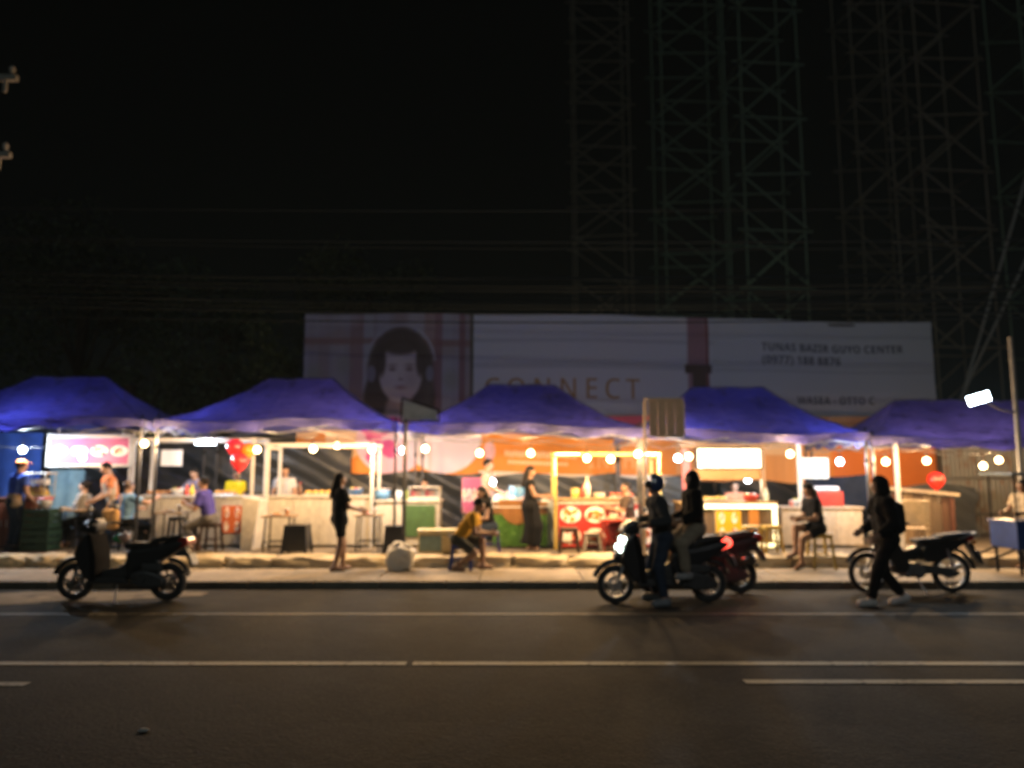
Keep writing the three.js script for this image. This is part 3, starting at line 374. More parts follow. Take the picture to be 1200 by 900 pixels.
  if (o.shirt) {
    const t = o.shirt, f = t.loose ?? 0.014, b = torso(f, 0.02), hem = t.hem ?? 0.03;
    for (const [q] of sides) { const j = J[q], sl = t.sleeve ?? 0.55; if (sl > 1) { b.push(capsule(j.sh, j.el, 0.031 * H * w + f, 0.026 * H + f, { k: 0.02 }), capsule(j.el, j.el.clone().lerp(j.wr, sl - 1), 0.026 * H + f, 0.02 * H + f, { cap: true, k: 0.02 })); } else if (sl > 0) b.push(capsule(j.sh, j.sh.clone().lerp(j.el, sl), 0.032 * H * w + f, 0.031 * H + f, { cap: true, k: 0.02 })); }
    if (hem > 0.05) b.push(...sides.map(([q]) => leg(J[q], f + 0.012, Math.min(0.8, (hem - 0.02) / 0.245), true)[0]));
    const cut = hip.clone().addScaledVector(U, -Math.min(hem, 0.05) * H), seated = Math.abs(J.L.kn.y - hip.y) < 0.25 * H, cr = crease(0.0042), neck = N.clone().addScaledVector(U, 0.008 * H);
    const shirt = part(t.name ?? 'shirt', meshField(b, 0.014, 0.03, (d, x, y, z) => { d = cr(d, x, y, z); d = Math.max(d, (x - neck.x) * U.x + (y - neck.y) * U.y + (z - neck.z) * U.z); if (hem <= 0.05 || seated) d = Math.max(d, -((x - cut.x) * U.x + (y - cut.y) * U.y + (z - cut.z) * U.z)); return d; }), t.mat, root);
    if (t.hood) part('hood', meshField([blob(L(0, 0.02, -0.015), hf, [0.1 * s, 0.122 * s, 0.115 * s], { keep: (u, v, q) => Math.min(q - 0.055 * s, 9) }), capsule(L(0, -0.07, -0.05), N, 0.08 * s, 0.085 * s), capsule(L(0.05, -0.08, 0.0), L(-0.05, -0.08, 0), 0.062 * s, 0.062 * s)], 0.011, 0.03), t.mat, shirt);
  }
  const hm = o.hair?.mat ?? HAIR;
  if (o.hair) {
    const hs = o.hair.style ?? 'short', b = [blob(L(0, 0.034, -0.016), hf, [0.083 * s, 0.1 * s, 0.1 * s], { keep: (u, v, q) => Math.max(Math.min(q - 0.052 * s, 0.02 * s - v), hs === 'short' ? -(v + 0.055 * s) : -9) })];
    if (hs === 'long') { const back = S.clone().addScaledVector(U, -(o.hair.len ?? 0.06) * H).addScaledVector(HZ, -0.085 * H); b.push(capsule(L(0, -0.03, -0.06), back, 0.072 * s, 0.05 * s), capsule(L(0.06, 0, -0.03), L(0.068, -0.15, -0.03), 0.03 * s, 0.026 * s), capsule(L(-0.06, 0, -0.03), L(-0.068, -0.15, -0.03), 0.03 * s, 0.026 * s)); }
    if (hs === 'bun') b.push(blob(L(0, 0.06, -0.12), hf, [0.045 * s, 0.045 * s, 0.045 * s]));
    part('hair', meshField(b, 0.009, 0.02, (d, x, y, z) => d + 0.0015 * Math.sin(x * 160 + z * 120)), hm, root);
  }
  if (o.cap) { const c = part('cap', meshField([blob(L(0, 0.05, -0.01), hf, [0.09 * s, 0.085 * s, 0.104 * s], { keep: (u, v) => 0.01 * s - v }), blob(L(0, 0.06, 0.11), hf, [0.072 * s, 0.008, 0.085 * s], { k: 0.008 })], 0.008, 0.01), o.cap, root); }
  if (o.helmet) { const c = part('helmet', meshField([blob(L(0, 0.03, -0.005), hf, [0.125 * s, 0.135 * s, 0.14 * s], { keep: (u, v, q) => Math.max(-(v + 0.11 * s), Math.min(q - 0.07 * s, Math.max(v - 0.035 * s, -(v + 0.07 * s)))) })], 0.009, 0.01), o.helmet, root); part('visor', meshField([blob(L(0, 0.02, 0.0), hf, [0.128 * s, 0.1 * s, 0.146 * s], { keep: (u, v, q) => Math.max(0.06 * s - q, v - 0.04 * s, -v - 0.06 * s) })], 0.008, 0.008), M([0.02, 0.022, 0.025], 0.12, 0, { clearcoat: 1 }), c); }
  if (o.apron) { const a = o.apron; part('apron', meshField(torso(0.022, 0), 0.015, 0.03, (d, x, y, z) => { const t = (x - hip.x) * U.x + (y - hip.y) * U.y + (z - hip.z) * U.z; return Math.max(d, (o.apronBack ? (z - hip.z) - 0.02 : -(z - hip.z) + 0.02), t - (a.top ?? 0.2) * H, -t - 0.08 * H); }), a.mat, root); }
  if (o.shoes) for (const [q] of sides) { const j = J[q]; part('shoe', meshField([capsule(j.heel, j.toe, 0.031 * H * 0.95, 0.027 * H * 0.9), capsule(j.an, j.heel, 0.028 * H, 0.029 * H), capsule(j.heel.clone().add(V(0, -0.008, 0)), j.toe.clone().add(V(0, -0.006, 0)), 0.028 * H, 0.026 * H)], 0.009, 0.02), o.shoes, root); }
  else for (const [q] of sides) { const j = J[q], m = j.heel.clone().lerp(j.toe, 0.52), g = box(0.085 * s, 0.022, 0.27 * s, 0, 0, 0, 0.009); g.rotateX(Math.asin(Math.max(-1, Math.min(1, -j.toe.clone().sub(j.heel).normalize().y)))).rotateY(Math.atan2(j.td.x, j.td.z)); const sl = part('slipper', g.translate(m.x, m.y - 0.033 * s, m.z), M([0.04, 0.035, 0.03], 0.8), root); }
  if (o.backpack) { const f = S.clone().addScaledVector(U, -0.13 * H).add(V(0, 0, -0.155 * s)), b = part('backpack', lump(0.15 * s, 0.22 * s, 0.09 * s, 0.1, 1.5, 3, 4, 0.5).rotateX(lean).translate(f.x, f.y, f.z), o.backpack, root); for (const e of [1, -1]) part('strap', tube([[f.x + e * 0.1, f.y + 0.15, f.z + 0.03], [J.L.sh.x * 0.5 * e * Math.sign(J.L.sh.x), S.y + 0.055 * H, S.z], [e * 0.11, S.y - 0.08 * H, S.z + 0.13 * s], [e * 0.14, f.y - 0.1, f.z + 0.1]], 0.016, 14, 6), o.backpack, b); }
  return root;
}

// ---------- two-wheelers (forward is +x, up y, the left side is -z) ----------
const tyreMat = rubber, rimMat = M([0.1, 0.1, 0.105], 0.35, 0.7), rimLight = M([0.5, 0.5, 0.5], 0.35, 0.8);
function wheel(name, P, x, R, w, rm, spokes, y = R) {
  const W = new THREE.Group(); W.name = name; W.position.set(x, y, 0); P.add(W);
  part('tyre', torus(R - w, w, 36, 12).scale(1, 1, 1.05), tyreMat, W);
  const rim = [torus(R - w * 1.9, 0.013, 36, 8).scale(1, 1, 2.2), rod([0, 0, -0.06], [0, 0, 0.06], 0.045, 0.045, 14)];
  if (spokes > 8) for (let i = 0; i < spokes; i++) { const a = i / spokes * 2 * PI, b = a + (i % 2 ? 0.5 : -0.5); rim.push(rod([Math.cos(a) * 0.04, Math.sin(a) * 0.04, (i % 4 < 2 ? 1 : -1) * 0.03], [Math.cos(b) * (R - w * 1.9), Math.sin(b) * (R - w * 1.9), 0], 0.0035, 0.0035, 4)); }
  else for (let i = 0; i < spokes; i++) { const a = i / spokes * 2 * PI; rim.push(bar([Math.cos(a) * 0.03, Math.sin(a) * 0.03, 0], [Math.cos(a + 0.18) * (R - w * 1.9), Math.sin(a + 0.18) * (R - w * 1.9), 0], 0.03, 0.022)); }
  part('rim', rim, rm, W); part('brake_disc', lathe([[0.05, -0.002], [0.1, -0.002], [0.1, 0.002], [0.05, 0.002]], 24).rotateX(PI / 2).translate(0, 0, 0.055), steel, W); return W;
}
const fender = (R, a0, a1, w, x, y) => { const g = new THREE.TorusGeometry(R, w, 8, 20, a1 - a0).rotateZ(a0).scale(1, 1, 1.1); const p = g.attributes.position; for (let i = 0; i < p.count; i++) { const d = Math.hypot(p.getX(i), p.getY(i)); if (d < R) { const k = (R - 0.2 * (R - d)) / d; p.setX(i, p.getX(i) * k); p.setY(i, p.getY(i) * k); } } g.computeVertexNormals(); return g.translate(x, y, 0); };
function mirrors(P, x, y) { for (const e of [1, -1]) { const m = part('mirror', ball(0.06, 0, 0, 0, 0.3, 0.7, 1.15).rotateZ(-0.2).translate(x - 0.02, y + 0.2, e * 0.33), black, P); part('stem', tube([[x + 0.02, y, e * 0.26], [x + 0.03, y + 0.1, e * 0.28], [x - 0.01, y + 0.19, e * 0.33]], 0.006, 8, 5), black, m); } }
// puffed panel: an outline extruded, then pinched towards its rim so that it reads as moulded plastic
function shell(pts, depth, bevel = 0.035, curve = true) { return slab(pts, depth, Math.min(bevel, depth * 0.45), curve); }
function scooter(label, at, turn, o = {}) {
  const P = thing('scooter', label, 'scooter', at, turn), paint = M(o.paint ?? [0.012, 0.012, 0.014], 0.45, 0, { clearcoat: 0.2, clearcoatRoughness: 0.25, specularIntensity: 0.6 }), WB = 1.28, R = 0.255, trim = M([0.02, 0.02, 0.021], 0.6);
  wheel('front_wheel', P, WB / 2, R, 0.044, o.rim ?? rimMat, 5); wheel('rear_wheel', P, -WB / 2, R, 0.05, o.rim ?? rimMat, 5);
  part('fork', [-1, 1].map((e) => rod([WB / 2, R, e * 0.075], [WB / 2 - 0.2, 0.78, e * 0.07], 0.02)), steel, P);
  part('front_fender', fender(R + 0.025, 0.35, 2.9, 0.055, WB / 2, R), paint, P);
  part('front_apron', [shell([[0.44, 0.3], [0.56, 0.52], [0.58, 0.66], [0.5, 0.86], [0.4, 0.92], [0.36, 0.7], [0.3, 0.45], [0.3, 0.3]], 0.34), shell([[0.5, 0.5], [0.66, 0.6], [0.6, 0.74], [0.47, 0.88]], 0.16, 0.04)], paint, P);
  part('leg_shield', shell([[0.34, 0.28], [0.36, 0.6], [0.42, 0.9], [0.36, 0.9], [0.28, 0.6], [0.26, 0.28]], 0.4, 0.02, false), M([0.008, 0.008, 0.009], 0.95, 0, { specularIntensity: 0.15 }), P);
  part('headlight_cowl', shell([[0.4, 0.9], [0.55, 0.93], [0.53, 1.03], [0.42, 1.1], [0.33, 1.08], [0.32, 0.94]], 0.28, 0.05), paint, P);
  if (o.lit) { const hl = part('headlight', [ball(0.07, 0.585, 0.73, -0.08, 0.5, 0.8, 0.9), ball(0.07, 0.585, 0.73, 0.08, 0.5, 0.8, 0.9), ball(0.06, 0.53, 0.83, -0.1, 0.6, 0.9, 0.5), ball(0.06, 0.53, 0.83, 0.1, 0.6, 0.9, 0.5)], glow([0.8, 1, 0.88], 7), P); const sp = new THREE.SpotLight(new THREE.Color(0.85, 1, 0.9), 4, 0, 0.7, 0.6); sp.position.set(0.66, 0.73, 0); sp.target.position.set(4, 0.1, 0); sp.castShadow = true; P.add(sp, sp.target); }
  else part('headlight', shell([[0.51, 0.94], [0.565, 0.95], [0.55, 1.01], [0.5, 1.02]], 0.17, 0.02), M([0.45, 0.47, 0.47], 0.12, 0, { clearcoat: 1 }), P);
  part('turn_signal', [-1, 1].map((e) => ball(0.045, 0.5, 0.8, e * 0.14, 0.6, 1.2, 0.5)), M([0.5, 0.2, 0.04], 0.2, 0, { clearcoat: 1 }), P);
  const hb = part('handlebar', tube([[0.26, 1.03, -0.34], [0.34, 1.03, -0.16], [0.37, 1.02, 0], [0.34, 1.03, 0.16], [0.26, 1.03, 0.34]], 0.014, 20, 8), black, P); part('grip', [-1, 1].map((e) => rod([0.245, 1.03, e * 0.36], [0.3, 1.03, e * 0.23], 0.019)), rubber, hb); part('brake_lever', [-1, 1].map((e) => tube([[0.34, 1.03, e * 0.2], [0.36, 1.02, e * 0.28], [0.31, 1.01, e * 0.36]], 0.007, 8, 5)), steel, hb);
  mirrors(P, 0.33, 1.05);
  part('floorboard', [shell([[0.36, 0.24], [0.36, 0.33], [-0.12, 0.33], [-0.2, 0.24]], 0.36, 0.02, false), shell([[0.3, 0.3], [0.22, 0.42], [0.02, 0.46], [-0.16, 0.56], [-0.16, 0.3]], 0.15, 0.03)], trim, P);
  part('side_panel', [shell([[-0.14, 0.3], [-0.1, 0.58], [-0.16, 0.7], [-0.5, 0.76], [-0.82, 0.83], [-0.9, 0.76], [-0.7, 0.62], [-0.5, 0.5], [-0.34, 0.36]], 0.34, 0.07)], paint, P);
  const seat = part('seat', [shell([[-0.08, 0.7], [-0.06, 0.77], [-0.2, 0.79], [-0.4, 0.79], [-0.46, 0.85], [-0.7, 0.89], [-0.84, 0.88], [-0.82, 0.83], [-0.5, 0.77], [-0.2, 0.71]], 0.28, 0.045)], M([0.016, 0.016, 0.017], 0.7, 0, { bumpMap: grainBump, bumpScale: 0.001 }), P);
  part('grab_rail', tube([[-0.66, 0.84, -0.16], [-0.86, 0.9, -0.13], [-0.92, 0.91, 0], [-0.86, 0.9, 0.13], [-0.66, 0.84, 0.16]], 0.014, 20, 7), trim, P);
  const red = o.lit ? glow([1, 0.06, 0.03], 4) : M([0.28, 0.015, 0.012], 0.2, 0, { clearcoat: 1 });
  part('tail_light', shell([[-0.78, 0.7], [-0.92, 0.74], [-0.95, 0.8], [-0.9, 0.86], [-0.8, 0.82]], 0.3, 0.03), red, P);
  part('rear_fender', [shell([[-0.7, 0.6], [-0.88, 0.72], [-0.95, 0.62], [-1.02, 0.47], [-0.98, 0.46], [-0.9, 0.6]], 0.16, 0.012, false), fender(R + 0.03, 1.6, 2.7, 0.045, -WB / 2, R)], trim, P);
  part('number_plate', box(0.012, 0.14, 0.2, -0.985, 0.56, 0, 0.004, 0, 0, -0.35), painted([0.6, 0.6, 0.58]), P);
  part('engine_case', [shell([[-0.2, 0.24], [-0.22, 0.38], [-0.4, 0.42], [-0.62, 0.36], [-0.72, 0.28], [-0.64, 0.2], [-0.4, 0.18]], 0.12, 0.035).translate(0, 0, -0.13), rod([-0.34, 0.31, -0.19], [-0.34, 0.31, -0.205], 0.075, 0.07, 18), rod([-0.6, 0.27, -0.19], [-0.6, 0.27, -0.205], 0.06, 0.055, 18), box(0.28, 0.12, 0.1, -0.48, 0.46, -0.14, 0.03)], M([0.06, 0.06, 0.062], 0.45, 0.5), P);
  part('exhaust', [rod([-0.36, 0.24, 0.18], [-0.84, 0.36, 0.2], 0.05, 0.058, 14), rod([-0.1, 0.2, 0.12], [-0.36, 0.24, 0.18], 0.018)], M([0.05, 0.05, 0.05], 0.4, 0.6), P);
  part('rear_shock', [rod([-0.6, 0.33, -0.13], [-0.52, 0.66, -0.13], 0.014), ...[...Array(7)].map((_, i) => torus(0.028, 0.006, 12, 5).rotateX(PI / 2).translate(-0.585 + i * 0.01, 0.4 + i * 0.035, -0.13))], steel, P);
  if (!o.ridden) part('side_stand', [rod([-0.02, 0.24, -0.14], [-0.06, 0.012, -0.26], 0.01), box(0.06, 0.01, 0.04, -0.06, 0.012, -0.26, 0.004)], steel, P);
  part('foot_peg', [-1, 1].map((e) => rod([-0.26, 0.33, e * 0.18], [-0.28, 0.33, e * 0.27], 0.013)), rubber, P);
  if (o.lit) lamp(P, new THREE.Color(1, 0.08, 0.04), 0.45, -1.0, 0.8, 0, 2);
  return P;
}
function underbone(label, at, turn, o = {}) {
  const P = thing('motorcycle', label, 'motorcycle', at, turn), paint = M(o.paint ?? [0.014, 0.013, 0.014], 0.3, 0, { clearcoat: 0.6 }), WB = 1.24, R = 0.29, trim = M([0.02, 0.02, 0.021], 0.6);
  wheel('front_wheel', P, WB / 2, R, 0.035, rimLight, 28); wheel('rear_wheel', P, -WB / 2, R, 0.04, rimLight, 28);
  part('fork', [-1, 1].map((e) => rod([WB / 2, R, e * 0.07], [WB / 2 - 0.24, 0.9, e * 0.07], 0.019)), steel, P);
  part('front_fender', fender(R + 0.03, 0.5, 2.7, 0.045, WB / 2, R), paint, P);
  part('front_cowl', [shell([[0.3, 0.62], [0.47, 0.66], [0.56, 0.82], [0.5, 0.98], [0.38, 1.02], [0.32, 0.9]], 0.2, 0.05)], paint, P);
  part('leg_shield', [-1, 1].map((e) => shell([[0.42, 0.9], [0.36, 0.9], [0.18, 0.66], [0.08, 0.42], [0.14, 0.32], [0.26, 0.34], [0.36, 0.52]], 0.05, 0.018).translate(0, 0, e * 0.15)), paint, P);
  part('headlight', ball(0.085, 0.52, 0.9, 0, 0.5, 0.85, 1), M([0.5, 0.52, 0.52], 0.1, 0, { clearcoat: 1 }), P);
  const hb = part('handlebar', tube([[0.2, 1.02, -0.36], [0.3, 1.04, -0.2], [0.36, 0.99, 0], [0.3, 1.04, 0.2], [0.2, 1.02, 0.36]], 0.013, 20, 8), steel, P); part('grip', [-1, 1].map((e) => rod([0.185, 1.02, e * 0.38], [0.25, 1.03, e * 0.25], 0.019)), rubber, hb); part('brake_lever', [-1, 1].map((e) => tube([[0.3, 1.03, e * 0.22], [0.31, 1.02, e * 0.3], [0.26, 1.0, e * 0.38]], 0.007, 8, 5)), steel, hb);
  mirrors(P, 0.3, 1.05);
  part('frame', [tube([[0.38, 0.85, 0], [0.2, 0.6, 0], [0, 0.48, 0], [-0.25, 0.55, 0]], 0.032, 16, 8), ...[-1, 1].map((e) => tube([[-0.2, 0.5, e * 0.11], [-0.5, 0.62, e * 0.12], [-0.85, 0.74, e * 0.1]], 0.015, 12, 6))], black, P);
  part('tank_cover', shell([[0.3, 0.72], [0.1, 0.62], [-0.1, 0.66], [-0.22, 0.72], [-0.22, 0.56], [0, 0.46], [0.18, 0.52]], 0.16, 0.05), paint, P);
  part('engine', [box(0.3, 0.2, 0.24, -0.02, 0.33, 0, 0.05), rod([0.1, 0.34, 0], [0.3, 0.4, 0], 0.075, 0.07, 14), ...[...Array(5)].map((_, i) => rod([0.14 + i * 0.03, 0.35 + i * 0.009, 0], [0.148 + i * 0.03, 0.352 + i * 0.009, 0], 0.095, 0.095, 14)), rod([-0.06, 0.32, -0.12], [-0.06, 0.32, -0.16], 0.1, 0.09, 18)], M([0.22, 0.22, 0.22], 0.4, 0.7), P);
  part('side_cover', [-1, 1].map((e) => shell([[-0.16, 0.46], [-0.18, 0.68], [-0.5, 0.74], [-0.82, 0.78], [-0.6, 0.6], [-0.36, 0.46]], 0.04, 0.015).translate(0, 0, e * 0.115)), paint, P);
  part('seat', shell([[-0.12, 0.71], [-0.1, 0.77], [-0.4, 0.8], [-0.5, 0.84], [-0.86, 0.87], [-0.88, 0.81], [-0.5, 0.75]], 0.26, 0.035), M([0.016, 0.016, 0.017], 0.7), P);
  part('rear_rack', tube([[-0.7, 0.78, -0.13], [-0.95, 0.86, -0.11], [-1.02, 0.86, 0], [-0.95, 0.86, 0.11], [-0.7, 0.78, 0.13]], 0.011, 18, 6), steel, P);
  part('tail_light', shell([[-0.86, 0.74], [-0.95, 0.76], [-0.94, 0.83], [-0.86, 0.82]], 0.17, 0.02), M([0.3, 0.015, 0.012], 0.2, 0, { clearcoat: 1 }), P);
  part('turn_signal', [-1, 1].map((e) => ball(0.035, -0.9, 0.74, e * 0.14, 1, 1, 0.8)), M([0.5, 0.2, 0.04], 0.2), P);
  part('rear_fender', [fender(R + 0.035, 1.2, 3.0, 0.045, -WB / 2, R), shell([[-0.86, 0.72], [-0.94, 0.72], [-1.0, 0.56], [-1.1, 0.42], [-1.06, 0.41], [-0.95, 0.54]], 0.13, 0.01, false)], trim, P);
  part('number_plate', box(0.012, 0.13, 0.19, -1.03, 0.55, 0, 0.004, 0, 0, -0.4), painted([0.6, 0.6, 0.58]), P);
  part('swing_arm', [-1, 1].map((e) => bar([-0.1, 0.36, e * 0.1], [-WB / 2, R, e * 0.1], 0.03, 0.025)), black, P);
  part('chain_case', shell([[-0.12, 0.42], [-0.6, 0.36], [-0.68, 0.3], [-0.6, 0.24], [-0.12, 0.3]], 0.035, 0.012, false).translate(0, 0, -0.13), M([0.08, 0.08, 0.08], 0.5, 0.5), P);
  part('rear_shock', [-1, 1].flatMap((e) => [rod([-0.58, 0.32, e * 0.14], [-0.5, 0.64, e * 0.14], 0.012), ...[...Array(7)].map((_, i) => torus(0.026, 0.006, 12, 5).rotateX(PI / 2).translate(-0.57 + i * 0.009, 0.38 + i * 0.035, e * 0.14))]), rimLight, P);
  part('exhaust', [rod([-0.2, 0.26, 0.16], [-0.9, 0.36, 0.18], 0.035, 0.045, 12), tube([[0.28, 0.38, 0.05], [0.26, 0.22, 0.12], [-0.2, 0.26, 0.16]], 0.016, 10, 6)], rimLight, P);
  part('foot_peg', [-1, 1].map((e) => rod([-0.0, 0.27, e * 0.12], [0, 0.27, e * 0.25], 0.013)), rubber, P);
  part('side_stand', [rod([-0.04, 0.24, -0.12], [-0.1, 0.012, -0.24], 0.01), box(0.06, 0.01, 0.04, -0.1, 0.012, -0.24, 0.004)], steel, P);
  return P;
}

// ---------- blue pop-up canopies ----------
const canopyMat = M([0.045, 0.046, 0.4], 0.85, 0, { map: rep(T.stain, 1.6, 1.1), bumpMap: foldBump, bumpScale: 0.05, side: THREE.DoubleSide, transmission: 0.4 });
const tentSteel = M([0.32, 0.32, 0.33], 0.45, 0.6), tentDark = M([0.05, 0.05, 0.055], 0.5, 0.4);
function canopy(label, xc, W, eL, eR, ridge, rl, s, z = -15.4, D = 3) {
  const C = thing('canopy_tent', label, 'canopy', [xc, G, z], 0, 'blue pop-up canopies'), hw = W / 2, hd = D / 2, e = (x) => eL + (eR - eL) * (x + hw) / W - G, top = ridge - G;
  const nx = 96, nz = 48, g = new THREE.PlaneGeometry(W, D, nx, nz).rotateX(-PI / 2), p = g.attributes.position;
  const hgt = (x, q) => { const tx = (hw - Math.abs(x)) / (hw - rl), tz = (hd - Math.abs(q)) / hd, t = Math.max(0, Math.min(1, tx, tz)), f = 0.7 * t ** 1.7 + 0.3 * t; return e(x) + (top - e(x)) * f + (1 - t) * t * 0.1 * (noise3(x * 1.6 + s, q * 1.6, s) - 0.5) - 0.07 * (1 - t) ** 6 * (1 - (x / hw) ** 2) * Math.cos(x * 1.2 + s) + 0.012 * Math.sin(x * 6 + q * 4 + s) * (1 - t) * Math.min(1, t * 4) + 0.03 * (noise3(x * 3.1 + s * 3, q * 3.1, 4) - 0.5) * Math.min(1, t * 5) - 0.018 * Math.max(0, 1 - Math.abs(((x + 10) % 0.72) - 0.36) * 14) * Math.min(1, t * 6); };
  const seamOn = (x0, z0, x1, z1) => part('seam', tube([...Array(13)].map((_, i) => { const x = x0 + (x1 - x0) * i / 12, q = z0 + (z1 - z0) * i / 12; return [x, hgt(x, q) + 0.006, q]; }), 0.009, 24, 5), canopyMat, C);
  for (const i of [-1, 1]) for (const j of [-1, 1]) seamOn(i * hw * 0.995, j * hd * 0.995, i * rl, 0); seamOn(-rl, 0, rl, 0);
  for (let i = 0; i < p.count; i++) p.setY(i, hgt(p.getX(i), p.getZ(i)));
  g.computeVertexNormals(); part('roof_fabric', g, canopyMat, C);
  for (const [ax, bx, az, bz] of [[-hw, hw, hd, hd], [-hw, hw, -hd, -hd], [-hw, -hw, -hd, hd], [hw, hw, -hd, hd]]) {
    const n = 44, v = new THREE.PlaneGeometry(1, 1, n, 4), q = v.attributes.position;
    for (let i = 0; i < q.count; i++) { const t = q.getX(i) + 0.5, b = 0.5 - q.getY(i), x = ax + (bx - ax) * t, zz = az + (bz - az) * t, w = 0.02 * Math.sin(t * 38 + s) * b + 0.012 * Math.sin(t * 91 + s * 2) * b; q.setXYZ(i, x + (ax === bx ? Math.sign(ax) * (0.004 + w) : 0), hgt(x * 0.999, zz * 0.999) - b * (az === bz && az < 0 ? 0.3 : 1) * (0.16 + 0.035 * Math.sin(t * 30 + s) + 0.04 * (noise3(t * 5, s, 2) - 0.5)), zz + (az === bz ? Math.sign(az) * (0.004 + w) : 0)); }
    v.computeVertexNormals(); part('valance', v, canopyMat, C);
  }
  for (const i of [-1, 1]) for (const j of [-1, 1]) { const x = i * (hw - 0.06), q = j * (hd - 0.06), y = e(x) - 0.02; const L = part('leg', [box(0.045, y, 0.045, x, y / 2, q, 0.006), box(0.03, 0.3, 0.03, x, y - 0.02, q, 0.004)], tentDark, C); part('foot', box(0.11, 0.015, 0.11, x, 0.008, q, 0.004), tentSteel, L); part('slider', box(0.065, 0.09, 0.065, x, y - 0.5, q, 0.01), blackMatt, L); }
  const sc = (a, b, y) => { const n = 4; for (let k = 0; k < n; k++) { const A = [0, 1, 2].map((d) => a[d] + (b[d] - a[d]) * k / n), B = [0, 1, 2].map((d) => a[d] + (b[d] - a[d]) * (k + 1) / n), h = 0.24; part('truss_bar', bar([A[0], A[1] - 0.04, A[2]], [B[0], B[1] - h, B[2]], 0.012, 0.024), tentSteel, C); part('truss_bar', bar([A[0], A[1] - h, A[2] + 0.015], [B[0], B[1] - 0.04, B[2] + 0.015], 0.012, 0.024), tentSteel, C); } };
  sc([-hw + 0.08, e(-hw), hd - 0.07], [hw - 0.08, e(hw), hd - 0.07]); sc([-hw + 0.08, e(-hw), -hd + 0.07], [hw - 0.08, e(hw), -hd + 0.07]); sc([-hw + 0.07, e(-hw), -hd + 0.08], [-hw + 0.07, e(-hw), hd - 0.08]); sc([hw - 0.07, e(hw), -hd + 0.08], [hw - 0.07, e(hw), hd - 0.08]);
  for (const i of [-1, 1]) part('peak_pole', rod([i * rl, top - 0.55, 0], [i * rl, top - 0.03, 0], 0.016), tentSteel, C);
  for (const i of [-1, 1]) for (const j of [-1, 1]) part('peak_strut', bar([i * (hw - 0.08), e(i * hw) - 0.08, j * (hd - 0.08)], [i * rl, top - 0.5, 0], 0.012, 0.022), tentSteel, C);
  return C;
}
canopy('dark blue peaked canopy over the table with the food tray', -9.25, 4.7, 2.829, 2.732, 3.738, 0.75, 0.6);
canopy('dark blue peaked canopy over the white counter with the balloons', -4.42, 4.6, 2.748, 2.684, 3.702, 0.68, 2.1);
canopy('dark blue peaked canopy over the counter with green turf', 0.2, 4.55, 2.652, 2.588, 3.576, 0.68, 3.7);
canopy('blue peaked canopy over the counter edged with light strips', 4.5, 4.4, 2.556, 2.492, 3.522, 0.75, 5.3);
canopy('dim blue long canopy over the wooden hutch and iron fence', 9.75, 6.1, 2.429, 2.365, 3.254, 1.75, 7.9);

// ---------- lamps ----------
const warmGlow = glow([1, 0.68, 0.3], 14), coolGlow = glow([0.72, 0.86, 1], 26), socketMat = M([0.03, 0.03, 0.03], 0.6);
const globe = lathe([[0, -0.068], [0.034, -0.06], [0.058, -0.034], [0.065, 0], [0.058, 0.033], [0.035, 0.055], [0.016, 0.066], [0, 0.068]], 14), socket = lathe([[0, 0.06], [0.018, 0.06], [0.02, 0.12], [0.008, 0.13], [0, 0.13]], 10);
function bulb(x, y, z, cool, I, drop = 0.1) {
  const B = thing('light_bulb', cool ? 'bright bluish white bulb hanging under a blue canopy' : 'round warm yellow bulb hanging from the cable under the blue canopies', 'light bulb', [x, y, z], 0, cool ? 'bluish white bulbs under the canopies' : 'warm bulbs strung under the canopies');
  const g = part('bulb_globe', globe, cool ? coolGlow : warmGlow, B); part('socket', socket, socketMat, B); part('cord', rod([0, 0.12, 0], [0, 0.12 + drop, 0], 0.004, 0.004, 5), socketMat, B);
  lamp(B, cool ? COOL : WARM, I, 0, 0, 0, 2.6); return B;
}
const warm = [[-8.411, 2.048, -14.6], [-6.792, 2.279, -13.75], [-4.706, 2.169, -13.75], [-3.671, 2.185, -13.75], [-3.572, 2.305, -15.2], [-2.692, 2.188, -14.3], [-1.687, 2.211, -14.5], [-0.596, 2.106, -13.75], [0.345, 2.106, -13.75], [1.38, 2.012, -13.75], [1.82, 1.997, -13.75], [2.322, 2.091, -13.75], [3.263, 2.044, -13.75], [5.129, 2.091, -13.75], [6.886, 1.95, -13.75], [8, 1.978, -14.4], [9.022, 1.878, -14.3], [9.788, 2.006, -15]];
for (const [x, y, z] of warm) bulb(x, y, z, false, z < -14.55 && x < -8 ? 3.5 : 11);
for (const [x, y, z, I] of [[-9.462, 2.191, -14.4, 15], [-2.095, 2.173, -14.35, 9], [3.114, 2.018, -14, 12], [6.281, 1.96, -14.3, 8], [4.755, 1.615, -15.1, 5], [-0.401, 1.562, -15.3, 5]]) bulb(x, y, z, true, I, y < 1.8 ? 0.75 : 0.12);
{ const line = warm.map(([x, y, z]) => [x, y + 0.22, z]), runs = [[-11.2, line[0][1] + 0.1, -14.4], ...line, [11.8, line[17][1] + 0.1, -14.6]];
  for (let i = 0; i < runs.length - 1; i++) { const a = runs[i], b = runs[i + 1]; solo('lamp_cable', tube([a, [(a[0] + b[0]) / 2, (a[1] + b[1]) / 2 - 0.04 * Math.min(2, b[0] - a[0]), (a[2] + b[2]) / 2], b], 0.006, 8, 5), socketMat, 'thin dark lamp cable between two hanging warm bulbs', 'cable', 'lamp cables between the warm bulbs'); } }
